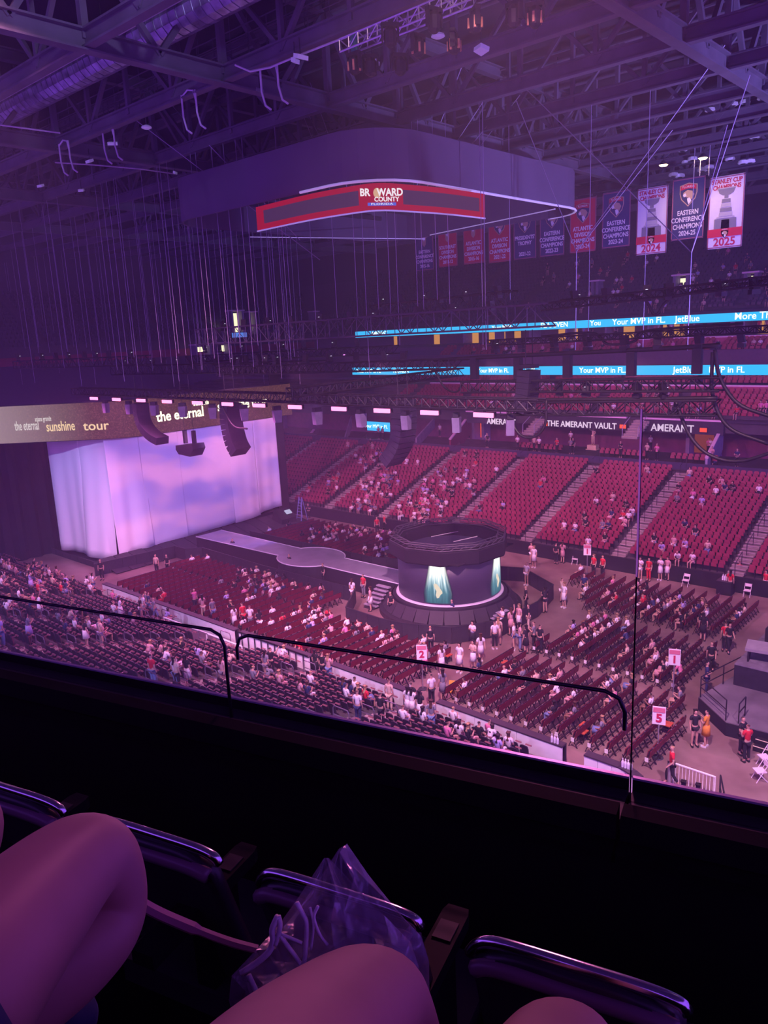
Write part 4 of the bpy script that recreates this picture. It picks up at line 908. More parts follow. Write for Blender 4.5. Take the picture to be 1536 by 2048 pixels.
# lamps standing on the trusses, lens reflections put in as small glowing discs
k = 0
LENS = screen('lens_glint', (0.8,0.75,1.0), 1.6)
rnd = random.Random(3)
for (x0, x1, y, z, n) in ((-38,-27,42,21.1,6),(-50,-23,36.5,20.0,10),(-20,-10,36.5,20.2,6),(-26,-11,38,17.9,8),(-24.5,-13.5,38,15.5,5),(-70,-45,40,17.3,12),(-80,-57,34,18.2,9),(-50,-30,38,17.4,8),(-66,-42,46,18.2,8)):
    for j in range(n):
        x = x0+(x1-x0)*(j+0.5*rnd.random())/n
        t = thing('moving_head', 'small black moving head lamp clamped on a truss, %s counted across the rig' % ordn(k+1), 'stage light', (x,y,z), rnd.uniform(0,3), 'black lamps on the trusses')
        MB().prism([(-0.16,-0.1),(0.16,-0.1),(0.2,0.42),(-0.2,0.42)], (1,0,0), (0,0.2,1), (0,0.3,0), (0,-0.15,0)).build('lamp_body', BLACK, t)
        MB().box((0,0,-0.22),(0.42,0.3,0.2)).build('yoke', BLACK, t)
        if j % 2 == 0: MB().lathe([(0.07,0.0),(0.03,0.02)], (0.0,-0.2,0.2), 6).build('lens', LENS, t)
        k += 1
# ================================================================== speaker columns
SPK = mat('speaker_black', (0.028,0.025,0.04), 0.55, var=0.1)
def line_array(pts, lab, wid, dep, y):
    P = [aty(px, py, y) for px, py in pts]; P = cr(P, 3); t = thing('line_array', lab, 'speaker column', P[0])
    # equal spacing
    S = [P[0]]; L = sum((b_-a_).length for a_, b_ in zip(P[:-1], P[1:])); n = max(6, round(L/0.36)); acc = 0; tgt = L/n
    for a_, b_ in zip(P[:-1], P[1:]):
        seg = (b_-a_).length
        while acc+seg >= tgt-1e-6 and len(S) <= n: a_ = a_+(b_-a_).normalized()*(tgt-acc); seg = (b_-a_).length; S.append(a_.copy()); acc = 0
        acc += seg
    for a_, b_ in zip(S[:-1], S[1:]):
        d = (b_-a_); c = (a_+b_)/2-P[0]; zz = d.normalized(); yy = Vector((0,1,0)); xx = yy.cross(zz).normalized()
        MB().prism([(-dep/2,-d.length*0.49),(dep/2,-d.length*0.46),(dep/2,d.length*0.46),(-dep/2,d.length*0.49)], xx, zz, yy*wid, c-yy*wid/2).build('speaker_box', SPK, t)
    MB().box((0,0,0.2),(dep*0.9,wid*0.8,0.2)).build('fly_frame', BLACK, t)
    m = MB()
    for sy in (-1,1): m.tube((0,sy*wid*0.3,0.3),(0,sy*wid*0.3,2.2),0.03,4)
    m.build('chain', BLACK, t); return t
line_array([(281,806),(283,830),(291,853),(308,872),(330,884)], 'curved black speaker column left of the eternal lettering', 1.15, 0.6, 33.6)
line_array([(461,806),(462,835),(466,862),(473,887),(482,904)], 'tall black speaker column in front of the curtain', 1.35, 0.9, 34.0)
line_array([(806,800),(808,835),(806,872),(796,900),(780,922)], 'long black speaker column curving left over the far stand', 1.5, 0.8, 36.0)
line_array([(1058,740),(1056,770),(1052,800),(1046,822)], 'dark speaker column hung left of the vault header', 1.2, 0.8, 38.0)
t = thing('speaker_cluster', 'black pod of speakers hung on two hoists in front of the curtain', 'speaker', aty(381,897,36.0))
MB().prism([(-1.25,-0.1),(-0.9,-0.45),(0.7,-0.55),(1.25,0.1),(1.1,0.5),(-1.2,0.25)], (1,0,0), (0,0,1), (0,1.2,0), (0,-0.6,0)).build('cabinet', SPK, t)
for s in (-0.6,0.65):
    MB().box((s,0,0.95),(0.22,0.3,1.1)).build('hoist_motor', BLACK, t); MB().tube((s,0,1.4),(s,0,6),0.02,4).build('chain', STEELD, t)
# ================================================================== rigging cables
CAB = mat('steel_cable', (0.40,0.38,0.46), 0.4, 0.4, var=0)
k = 0
def wire(P, r=0.018, nm='rigging_cable', lab=None, grp='thin rigging cables'):
    global k
    k += 1
    o = MB().path(P, r, 4).build(nm, CAB); tag(o, lab, 'cable', grp); return o
def vwire(px, py0, py1, y, r=0.018, lab='thin vertical steel cable hanging from the roof to the trusses'):
    a = aty(px, py0, y); b2 = Vector((a.x, a.y, 0)); q = aty(px, py1, y); b2.z = q.z; a.z = ZR-0.3
    return wire([a, b2], r, lab=lab)
rnd = random.Random(11)
for j in range(62):
    px = 12+j*9.6+rnd.uniform(-5,5); vwire(px, rnd.uniform(475,600), rnd.uniform(690,775), rnd.choice((31.6,37.1,42.5,48.0)), 0.018, 'thin vertical chain among the dense row hanging over the stage')
for px, a_, b_ in ((540,255,700),(608,270,700),(515,230,690),(655,300,640),(700,330,640),(745,350,640),(820,165,620),(833,180,620),(958,200,690),(965,230,700),(1017,200,600),(1180,430,700),(1292,480,700),(895,430,610),(870,440,600),(775,470,640),(430,330,740),(365,350,740),(725,460,760),(790,450,690)):
    vwire(px, a_, b_, 37.1 if px < 1000 else 42.5, 0.02, 'vertical steel cable dropping past the scoreboard housing to the trusses')
for px, a_, b_ in ((1412,60,350),(1431,60,350),(1388,340,420)):
    vwire(px, a_, b_, 58.7, 0.025, 'vertical steel cable hanging among the lights above the banners')
def bridle(apex, tops, y, ydrop, lab):
    A = aty(apex[0], apex[1], y)
    for px, py in tops: wire([A, aty(px, py, y)], 0.026, 'bridle_cable', lab, 'bridle cables')
    q = aty(apex[0], ydrop, y); wire([A, Vector((A.x, A.y, q.z))], 0.03, 'bridle_cable', lab, 'bridle cables')
bridle((1153,503), ((1032,200),(1345,260),(1450,90)), 42, 700, 'pale slanted bridle cable meeting in a V over the red Atlantic banner')
bridle((1383,505), ((1052,178),(1455,250),(1500,150)), 42, 700, 'pale slanted bridle cable meeting in a V over the Eastern Conference 2024-25 banner')
for a_, b_ in (((925,130),(815,420)),((985,175),(830,410)),((1010,210),(850,400)),((1040,190),(900,370)),((245,220),(640,520)),((418,290),(600,480)),((620,165),(710,420)),((600,215),(630,290)),((610,215),(645,285)),((335,200),(365,235)),((680,180),(760,350))):
    wire([atd(a_[0], a_[1], 46), atd(b_[0], b_[1], 50)], 0.024, 'stay_cable', 'slanted stay cable between the roof and the scoreboard housing', 'slanted stay cables')
# truss of moving lights at top centre
tt = box_truss((-23.1,24.2,29.7),(-12.5,24.0,29.7),0.5,'silver truss with amber lit end and lamps at top centre', TRS, hh=0.45)
AMB = mat('amber_light_streak', (0.75,0.40,0.15), 0.5, var=0.2, scale=6)
for k2, (px, py, amb) in enumerate(((708,118,1),(741,122,0),(800,120,0),(836,82,1),(908,75,1),(950,30,1),(1028,18,0),(1070,20,1),(780,60,0),(868,30,0))):
    p = atz(px, py, 29.3); t = thing('moving_head', ['large dark','amber streaked'][amb]+' moving head lamp under the top truss, %s of the row' % ordn(k2+1), 'stage light', p, 0.5*k2)
    m = MB(); m.lathe([(0.10,-0.55),(0.22,-0.45),(0.24,-0.05),(0.15,0.1)], n=10); m.build('lamp_body', BLACK, t)
    if amb:
        m = MB()
        for q in range(5): m.box((0.235*math.cos(q*1.256+0.3),0.235*math.sin(q*1.256+0.3),-0.26),(0.07,0.07,0.36-0.05*(q%2)),q*1.256+0.3)  # amber strips paint the streaks of light on the lamp body
        m.build('amber_strips', AMB, t)
    m = MB(); m.box((-0.28,0,-0.12),(0.05,0.18,0.5)); m.box((0.28,0,-0.12),(0.05,0.18,0.5)); m.box((0,0,0.16),(0.62,0.2,0.14)); m.build('yoke', BLACK, t)
tag(MB().box((0,0,0),(0.22,0.2,0.8)).build('green_strap', mat('green_strap',(0.05,0.35,0.22),0.6)), 'green strap hanging on the silver truss end', 'strap').location = (-22.5,24.15,29.85)
# ================================================================== SEATS
PINKARM = mat('armrest_pinkish', (0.22,0.085,0.10), 0.35, var=0.1)
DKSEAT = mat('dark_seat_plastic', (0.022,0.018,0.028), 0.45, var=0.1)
CHAIRRED = mat('chair_maroon', (0.17,0.014,0.030), 0.5, var=0.15, scale=2.0)
CHAIRLEG = mat('chair_leg_dark', (0.03,0.02,0.03), 0.4, 0.3)
ORANGE = mat('chair_seat_down', (0.50,0.10,0.05), 0.5)
def seat_meshes(mb, mp_, ma):
    # faces -Y, origin at the middle of the tread edge
    b = MB().prism([(-0.205,0.36),(0.205,0.36),(0.215,0.74),(0.18,0.87),(0.10,0.90),(-0.10,0.90),(-0.18,0.87),(-0.215,0.74)], (1,0,0), (0,0.12,1), (0,0.06,0), (0,0.30,0)).mesh('backrest', mb)
    p = MB().prism([(-0.20,0.0),(0.20,0.0),(0.20,0.22),(0.15,0.30),(-0.15,0.30),(-0.20,0.22)], (1,0,0), (0,0.10,1), (0,0.07,0), (0,0.17,0.40)).mesh('seat_pan', mp_)
    a = MB().box((0.253,0.20,0.30),(0.04,0.10,0.6)).box((0.253,0.14,0.62),(0.05,0.24,0.04)).mesh('armrest', ma)
    return b, p, a
def merge(items, name, mats, label, cat):
    # many seats joined into one mass: items = list of (mesh, matrix, material index)
    V = []; Fc = []; Mi = []
    cache = {}
    for me, M4, mi in items:
        if me.name not in cache: cache[me.name] = ([v.co.copy() for v in me.vertices], [tuple(p.vertices) for p in me.polygons])
        vv, ff = cache[me.name]; i = len(V)
        V += [tuple(M4 @ v) for v in vv]; Fc += [tuple(i+q for q in f) for f in ff]; Mi += [mi]*len(ff)
    me = bpy.data.meshes.new(name); me.from_pydata(V, [], Fc)
    for q in mats: me.materials.append(q)
    me.polygons.foreach_set('material_index', Mi); me.update()
    o = bpy.data.objects.new(name, me); C.objects.link(o); tag(o, label, cat, kind='stuff'); return o
def sill_y(px): return 1322+0.195*px
def inframe(P, mg=20, sill=True):
    x, y, z = topx(P)
    return z > 0 and -mg < x < 1536+mg and -mg < y < 2048 and (not sill or y < sill_y(x)+14)
def place_seats(cands, meshes, nm, labf, grpf, cat, stuffname, stufflab, mats, limit=300):
    cands.sort(key=lambda c: c[0].dot(c[0])-2*c[0].dot(EYE))
    near = cands[:limit]; rest = cands[limit:]
    for P, rz, info in near:
        t = thing(nm, labf(info), cat, P, rz, grpf(info))
        for me in meshes: put(me.name.split('.')[0], me, t)
    items = []
    for P, rz, info in rest:
        M4 = Matrix.Translation(P) @ Matrix.Rotation(rz, 4, 'Z')
        for j, me in enumerate(meshes): items.append((me, M4, j))
    if items: merge(items, stuffname, mats, stufflab, cat+'s')
SEATED = []      # free places where people can sit: (kind, P, rz, row, col, block)
# far stand
FA = [-83, -73, -65.0, -58.6, -50.8, -42.2, -34.2, -25.8, -17.0, -8.3, 1]
mesF = seat_meshes(REDSEAT, REDSEAT, DKSEAT)
cf = []
FARPOS = {}
for bi, (a, b2) in enumerate(zip(FA[:-1], FA[1:])):
    n = int((b2-a-1.25)/0.515); x0 = (a+b2)/2-(n-1)*0.515/2
    for k in range(FROWS-1):
        for j in range(n):
            P = Vector((x0+j*0.515, FY0+FT*k, FZ0+FR*k))
            if inframe(P): cf.append((P, 0.0, (bi, k))); FARPOS[(bi, k, j)] = (P, n)
BLK = ['at the stage end','at the stage end','second block from stage','third block from stage','fourth block from stage','behind the round stage','under THE AMERANT VAULT','under the AMERANT suite','last block on the right','last block on the right']
# near stand
NA = [-83, -67, -59.5, -52.1, -44.75, -38.1, -30.4, -23.0, -15.4]
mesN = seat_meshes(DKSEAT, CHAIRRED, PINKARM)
pn = MB().prism([(-0.15,0.0),(0.15,0.0),(0.14,0.07),(-0.14,0.07)], (1,0,0), (0,-0.8,0.6), (0,0.05,0.03), (0,0.06,0.70)).mesh('seat_pan', PINKARM)  # small pink bar coloured as the glint on the folded pan's edge
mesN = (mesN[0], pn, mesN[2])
cn = []
NEARPOS = {}
for bi, (a, b2) in enumerate(zip(NA[:-1], NA[1:])):
    n = int((b2-a-1.3)/0.515); x0 = (a+b2)/2-(n-1)*0.515/2
    for k in range(NROWS-1):
        for j in range(n):
            P = Vector((x0+j*0.515, NY0-NT*k, NZ0+NR*k))
            if bi >= 4 and k == 0 and P.x > -31: pass
            if inframe(P, 15) and not (-43.4 < P.x < -35 and k < 2): cn.append((P, PI, (bi, k))); NEARPOS[(bi, k, j)] = (P, n)
# floor chairs
bk = MB().prism([(-0.235,0.50),(0.235,0.50),(0.24,0.80),(0.20,0.86),(-0.20,0.86),(-0.24,0.80)], (0,1,0), (0.14,0,1), (0.035,0,0), (0.12,0,0)).mesh('backrest', CHAIRRED)
st = MB().prism([(-0.21,0.0),(0.21,0.0),(0.2,0.36),(-0.2,0.36)], (0,1,0), (0.20,0,1), (0.04,0,0), (0.04,0,0.44)).mesh('seat', CHAIRRED)
fr = MB()
for s in (-1,1):
    fr.bar((0.24,s*0.235,0.88),(-0.12,s*0.235,0.0),0.035,0.035); fr.bar((0.0,s*0.235,0.50),(0.32,s*0.235,0.0),0.035,0.035)
fr.bar((0.26,-0.235,0.16),(0.26,0.235,0.16),0.03,0.03); fr.bar((0.245,-0.22,0.885),(0.245,0.22,0.885),0.04,0.03)
frm = fr.mesh('frame', CHAIRLEG)
tip = MB().box((0.245,0,0.895),(0.04,0.10,0.02)).mesh('top_glint_cap', mat('chair_glint_metal',(0.7,0.65,0.7),0.25,0.9,var=0))  # bright cap added to make the glint on each chair top
mesC = (bk, st, frm, tip)
cc = []; CHPOS = {}
def rows(x0, x1, y0, y1, blk, ok=lambda x, y: True):
    n = int((x1-x0)/0.83)+1
    for k in range(n):
        x = x1-0.83*k; m_ = int((y1-y0)/0.50)+1
        for j in range(m_):
            y = y0+0.25+0.5*j
            if y > y1: continue
            P = Vector((x, y, 0))
            if ok(x, y) and inframe(P, 10): cc.append((P, 0.0, (blk, k))); CHPOS[(blk, k, j)] = (P, m_)
def clear(x, y):   # keep off the round stage area
    return not (-38.4 < x < -24.9 and 33.6 < y < 49.6) and not (math.hypot(x-BX, y-BY) < 9.2 and y > 36)
rows(-23.4, -13.25, 29.2, 35.5, 0, clear); rows(-12.42, -12.4, 29.6, 33.6, 0)
rows(-24.1, -14.3, 37.2, 43.3, 1, clear); rows(-27.4, -14.5, 45.4, 51.6, 2, clear)
rows(-55.6, -26.2, 28.6, 33.4, 3); rows(-56.4, -38.6, 33.9, 36.9, 4)
rows(-57.4, -38.2, 45.2, 51.8, 5)
BLKC = ['of the floor block by boards','of the middle floor block','of the far right floor block','of the long block along the boards','of the block beside the runway','of the block beyond the runway']
place_seats(cc, mesC, 'folding_chair', lambda i: 'maroon folding chair, %s row from the right %s' % (ordn(i[1]+1), BLKC[i[0]]), lambda i: 'folding chairs, row %d %s' % (i[1]+1, BLKC[i[0]]), 'chair', 'folding_chair_mass', 'further rows of maroon folding chairs across the arena floor', [CHAIRRED, CHAIRRED, CHAIRLEG, tip.materials[0]])
place_seats(cf, mesF, 'red_folding_seat', lambda i: 'red folded seat, %s row up the far stand, %s' % (ordn(i[1]+1), BLK[i[0]]), lambda i: 'red seats, row %d %s' % (i[1]+1, BLK[i[0]]), 'seat', 'stadium_seat_mass', 'red folded stadium seats filling the rest of the far stand', [REDSEAT, REDSEAT, DKSEAT])
NB = ['far left','far left','at left','third from left','left of the rail','behind the white rail','in the middle','by the corner']
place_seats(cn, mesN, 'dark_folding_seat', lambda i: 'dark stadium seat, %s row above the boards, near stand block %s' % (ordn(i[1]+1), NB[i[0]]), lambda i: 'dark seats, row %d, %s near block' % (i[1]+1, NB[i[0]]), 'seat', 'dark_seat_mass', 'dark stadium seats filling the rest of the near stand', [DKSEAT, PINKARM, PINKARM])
# club and upper seats seen from afar
su = MB().prism([(-0.22,0.35),(0.22,0.35),(0.23,0.75),(0.16,0.9),(-0.16,0.9),(-0.23,0.75)], (1,0,0), (0,0.12,1), (0,0.07,0), (0,0.3,0)).box((0,0.16,0.5),(0.42,0.1,0.26)).mesh('seat_back', REDSEAT)
it = []
for y0, z0, n, ty, rz in ((73.9,9.75,5,0.8,0.42),(79.6,12.3,3,0.85,0.02),(84.3,15.35,3,0.7,0.35)):
    for k in range(n):
        x = -66.0
        while x < 3:
            x += 0.56
            if (x+200) % 8.5 < 1.2: continue
            it.append((su, Matrix.Translation((x, y0+ty*k, z0+rz*k)), 0))
x = -62
for k in range(60): pass
merge(it, 'club_seat_mass', [mat('club_seat_red',(0.30,0.03,0.06),0.5)], 'rows of small red club seats above and below the lower ribbon screen', 'seats')
it = []
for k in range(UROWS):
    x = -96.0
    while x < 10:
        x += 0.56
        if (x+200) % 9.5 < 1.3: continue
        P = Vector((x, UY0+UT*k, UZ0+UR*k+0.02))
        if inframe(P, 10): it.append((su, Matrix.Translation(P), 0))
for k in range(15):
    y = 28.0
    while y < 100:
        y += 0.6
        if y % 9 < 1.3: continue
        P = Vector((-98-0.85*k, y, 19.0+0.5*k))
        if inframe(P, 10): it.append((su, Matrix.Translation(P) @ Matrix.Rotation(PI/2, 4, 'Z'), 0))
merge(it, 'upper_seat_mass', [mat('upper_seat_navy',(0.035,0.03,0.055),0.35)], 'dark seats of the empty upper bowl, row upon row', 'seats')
# front row of loose seats along the vault walkway
for bi, (a, b2, lab) in enumerate(((-44.6,-38.6,'under the AMERANT sign by the truss'),(-35.0,-29.8,'under the left half of THE AMERANT VAULT'),(-27.9,-23.2,'in front of the AMERANT suite'))):
    n = int((b2-a)/0.55)
    for j in range(n):
        t = thing('stadium_seat', 'red seat in the walkway row, %s' % lab, 'seat', (a+0.55*j, 70.4, 6.0), 0, 'walkway seats %s' % lab)
        for me in mesF: put(me.name.split('.')[0], me, t)
# aisle stairs of the far stand
stp = MB().box((0,0.2,-0.07),(1.12,0.40,0.15)).mesh('step', STEPM); nos = MB().box((0,0.015,0.012),(1.1,0.05,0.02)).mesh('nosing', mat('step_nosing',(0.62,0.55,0.56),0.5,var=0))
for ai, x in enumerate(FA[1:-1]):
    t = thing('aisle_stairs', 'concrete aisle stairs climbing the far stand, %s from the stage end' % ordn(ai+1), 'stairs', (x, FY0-0.3, FZ0))
    for k in range((FROWS-1)*2):
        s = put('step', stp, t, (0, 0.4*k, FR/2*k+0.08)); put('nosing', nos, s)
    m = MB()
    for k in range(0, 16, 3):
        m.path([(0.0,0.8*k+0.2,FR*k),(0.0,0.8*k+0.2,FR*k+0.95),(0.0,0.8*k+1.6,FR*(k+1.8)+0.95),(0.0,0.8*k+1.6,FR*(k+1.8))], 0.028, 4)
    m.build('hand_rail', STEELD, t)
# near stand aisles with hoop rails
HOOP = mat('hoop_rail', (0.20,0.18,0.24), 0.35, 0.5)
for ai, x in enumerate(NA[2:-1]):
    t = thing('aisle_stairs', 'dark aisle stairs in the near stand, %s aisle from the left' % ordn(ai+1), 'stairs', (x, NY0+0.45, NZ0))
    for k in range(NROWS*2-4):
        s = put('step', stp, t, (0, -0.4*k, NR/2*k+0.06), PI)
    for k in range(0, 16, 2):
        m = MB(); y = -0.8*k-0.6; z = NR*k+0.1
        m.path([(-0.5,y,z),(-0.5,y,z+0.75),(-0.42,y,z+0.88),(0.42,y,z+0.88),(0.5,y,z+0.75),(0.5,y,z)], 0.03, 5); m.tube((-0.5,y,z+0.45),(0.5,y,z+0.45),0.025,5)
        m.build('hoop_rail', HOOP, t)
# paper row tags on the ends of chair rows
tagm = MB().box((0,0,0),(0.16,0.015,0.2)).mesh('row_tag', WHITEP)
q = 0
for blk, y in ((0,29.15),(1,37.12)):
    for (b_, k, j), (P, n) in sorted(CHPOS.items()):
        if b_ == blk and j == 0 and k < 12:
            q += 1; tag(put('row_tag', tagm, None, (P.x+0.1, P.y-0.30, 0.42)), 'small white paper tag, %s row from right, %s' % (ordn(k+1), BLKC[blk]), 'tag', 'white row tags')
# some chairs lie open, seats down (orange red)
for i, (px, py) in enumerate(((1012,1325),(1170,1450),(1165,1463),(985,1470),(895,1310),(320,1175),(620,1252),(700,1262),(650,1235),(1335,1448),(715,1247))):
    P = atz(px, py, 0.45)
    t = thing('open_chair_seat', 'lowered orange red chair seat, %s of those scattered over the floor blocks' % ordn(i+1), 'seat', (P.x, P.y, 0.44), 0, 'lowered orange seats')
    MB().box((0,0,0.02),(0.42,0.46,0.05)).build('cushion', ORANGE, t); MB().box((0.0,0.0,-0.2),(0.36,0.4,0.03)).box((-0.16,-0.2,-0.22),(0.03,0.03,0.44)).box((-0.16,0.2,-0.22),(0.03,0.03,0.44)).box((0.16,-0.2,-0.22),(0.03,0.03,0.44)).box((0.16,0.2,-0.22),(0.03,0.03,0.44)).build('legs', CHAIRLEG, t)
# sector signs on poles
def pole_sign(px, py, num, lab, h=2.4):
    p = atz(px, py, 0); t = thing('sector_sign', lab, 'sign', p, math.atan2(-p.y, -p.x)+PI/2)
    MB().tube((0,0,0),(0,0,h-0.75),0.03,6).build('pole', mat('pole_grey',(0.35,0.33,0.38),0.4,0.5), t); MB().lathe([(0.26,0),(0.24,0.04),(0.05,0.06)], n=14).build('foot', STEELD, t)
    MB().box((0,0,h-0.35),(0.56,0.04,0.85)).build('board', WHITEP, t)
    cu = MB().box((0,-0.03,h-0.08),(0.5,0.015,0.22)).build('red_heading', mat('sign_heading_pink',(0.62,0.18,0.26),0.6,var=0), t)
    f = bpy.data.curves.new('numeral','FONT'); f.body = num; f.size = 0.55; f.extrude = 0.008; f.align_x = 'CENTER'; f.align_y = 'CENTER'; f.offset = 0.02; f.materials.append(BTRD)
    o = bpy.data.objects.new('numeral', f); C.objects.link(o); o.parent = t; o.location = (0,-0.03,h-0.48); o.rotation_euler = (PI/2,0,0)
pole_sign(1315,1515,'5','white sector sign on a pole reading 5 at the right chair block')
pole_sign(1345,1412,'1','white sector sign on a pole reading 1 between the right chair blocks', 3.0)
pole_sign(1174,1148,'1','white sector sign reading 1 by the far wall', 2.3)
pole_sign(846,1378,'2','white sector sign reading 2 in the aisle before the round stage', 2.5)
# white folding chairs by the walls
WCH = mat('white_chair', (0.75,0.68,0.76), 0.45, var=0.04)
def white_chair(P, rz, lab):
    t = thing('folding_chair', lab, 'chair', P, rz)
    MB().box((0,0.0,0.45),(0.42,0.42,0.04)).build('seat', WCH, t); MB().prism([(-0.2,0),(0.2,0),(0.17,0.20),(-0.17,0.20)], (1,0,0), (0,0.1,1), (0,0.03,0), (0,0.24,0.66)).build('backrest', WCH, t)
    m = MB()
    for s in (-1,1): m.tube((s*0.21,0.28,0.88),(s*0.21,-0.22,0.0),0.018,5); m.tube((s*0.21,-0.16,0.45),(s*0.21,0.26,0.0),0.018,5)
    m.build('frame', WCH, t)
white_chair(atz(1371,1172,0), 0, 'white folding chair by the far wall, right of centre')
white_chair(atz(1494,1193,0), 0.1, 'white folding chair by the steps at the far right wall')
white_chair(atz(1150,1128,0), 0.2, 'white folding chair by the far wall near sign 1')
white_chair(atz(1308,1150,0), 0.1, 'white folding chair beside the far wall stairs')
white_chair(atz(1518,1560,0), -0.8, 'white folding chair at lower right edge, nearer one')
white_chair(atz(1527,1532,0), -0.7, 'white folding chair at lower right edge, further one')
# water bottle tables
BOT = mat('bottle_white', (0.75,0.72,0.85), 0.3, var=0.05)
def bottles(P, n, lab, grp, sp=0.14, tab=True):
    P = Vector(P)
    if tab:
        t = thing('service_stand', 'black draped stand topped with white bottles, %s' % lab, 'stand', (P.x,P.y,0)); MB().prism([(-0.5,-0.4),(0.5,-0.4),(0.5,0.4),(-0.5,0.4)], (1,0,0), (0,1,0), (0,0,P.z-0.04)).build('drape', BLACKMAT, t); MB().box((0,0,P.z-0.02),(1.06,0.86,0.04)).build('top', LEDGE, t)
    me = MB().lathe([(0.055,0.0),(0.06,0.2),(0.05,0.26),(0.02,0.31),(0.02,0.36)], n=9).mesh('bottle_body', BOT)
    for k in range(n): t = thing('water_bottle', 'white bottle standing %s' % lab, 'bottle', (P.x+sp*(k%4)-0.2, P.y+sp*(k//4)-0.1, P.z), 0, grp); put('bottle_body', me, t); put('cap', MB().lathe([(0.024,0.36),(0.024,0.4)], n=7).mesh('cap', WHITEP), t)
bottles(atz(1452,1160,1.0)+Vector((0,0,0)), 6, 'by the far wall steps', 'bottles by the far wall')
bottles((bx(1122,1500)-0.35,27.45,1.12), 3, 'on the board ledge at the gap', 'bottles on the board end', tab=False)
bottles((bx(836,1396)-0.4,27.45,1.12), 2, 'on the middle board end', 'bottles on the middle board', tab=False)
bottles((bx(1270,1545)-0.3,27.45,1.12), 4, 'on the curved corner board', 'bottles on the corner board', 0.12, tab=False)
t = thing('caution_sign', 'yellow folding caution sign standing in the floor aisle', 'sign', atz(905,1383,0), 0.4)
for s in (-1,1): MB().obox((0,s*0.12,0.32),(0.16,0,0),(0,0.012,0),(0,-s*0.1,0.32)).build('panel', mat('caution_yellow',(0.85,0.42,0.05),0.5,var=0), t)
t = thing('entry_ramp', 'pale ramp with white railing at the floor entrance, lower right', 'ramp', atz(1494,1622,0))
MB().prism([(-1.6,0.0),(0.6,0.0),(0.6,0.25)], (1,0,0), (0,0,1), (0,1.8,0), (0,-1.6,0)).build('deck', mat('ramp_deck',(0.70,0.52,0.50),0.6), t)
m = MB(); m.path([(-3.0,0.1,0),(-3.0,0.1,0.85),(-2.9,0.1,0.95),(-1.3,0.1,0.95),(-1.3,0.1,0)],0.04,5)
for k in range(12): m.tube((-2.9+0.14*k,0.1,0.05),(-2.9+0.14*k,0.1,0.95),0.015,4)
m.build('white_rail', WHITEP, t); m = MB(); m.path([(-1.1,0.1,0),(-1.1,0.1,1.1),(-0.6,-1.0,1.1),(-0.6,-1.0,0)],0.035,5); m.tube((-1.1,0.1,0.6),(-0.6,-1.0,0.6),0.03,5); m.build('dark_rail', BLACK, t)
t = thing('bollard', 'short grey post beside the walking guard in red', 'post', atz(1338,1570,0)); MB().lathe([(0.08,0),(0.08,0.95),(0.05,1.0)], n=10).build('tube', mat('pole_grey',(0.35,0.33,0.38),0.4,0.5), t)
# ================================================================== PEOPLE
SKIN = mat('skin_tone', (0.52,0.30,0.24), 0.6, var=0.08, scale=6)
SKIN2 = mat('skin_deep', (0.24,0.12,0.085), 0.6, var=0.08, scale=6)
CL = {'white':(0.78,0.74,0.80),'black':(0.015,0.014,0.02),'pink':(0.65,0.18,0.36),'red':(0.55,0.02,0.04),'grey':(0.20,0.19,0.24),'lavender':(0.42,0.36,0.70),'cream':(0.62,0.45,0.38),'navy':(0.025,0.035,0.11),'denim':(0.16,0.22,0.42),'mustard':(0.62,0.25,0.04),'blush':(0.60,0.33,0.36)}
CM = {k: mat('cloth_'+k, v, 0.85, var=0.12, scale=8) for k, v in CL.items()}
HR = {'dark':mat('hair_dark',(0.02,0.014,0.014),0.5,var=0.2),'brown':mat('hair_brown',(0.09,0.04,0.025),0.5,var=0.2),'blonde':mat('hair_blonde',(0.42,0.26,0.14),0.5,var=0.2)}
SHOE = mat('shoe_dark',(0.02,0.02,0.025),0.5,var=0); SHOEW = mat('shoe_white',(0.7,0.68,0.74),0.5,var=0)
def skin_mesh(name, J, E_, root, sub=1):
    me = bpy.data.meshes.new(name); ks = list(J); me.from_pydata([J[k][0] for k in ks], [(ks.index(a), ks.index(b)) for a, b in E_], [])
    o = bpy.data.objects.new(name, me); C.objects.link(o)
    md = o.modifiers.new('skin','SKIN'); md.use_smooth_shade = True
    for k, v in zip(ks, me.skin_vertices[0].data): v.radius = (J[k][1], J[k][2] if len(J[k]) > 2 else J[k][1]); v.use_root = (k == root)
    if sub: sd = o.modifiers.new('sub','SUBSURF'); sd.levels = sub; sd.render_levels = sub
    dg = bpy.context.evaluated_depsgraph_get(); dg.update()
    out = bpy.data.meshes.new_from_object(o.evaluated_get(dg)); out.name = name
    bpy.data.objects.remove(o); out.materials.clear(); out.materials.append(SKIN)
    return out
def mir(d):
    o = {}
    for k, v in d.items():
        if k.startswith('*'): o[k[1:]+'L'] = v; o[k[1:]+'R'] = ((-v[0][0], v[0][1], v[0][2]),) + tuple(v[1:])
        else: o[k] = v
    return o
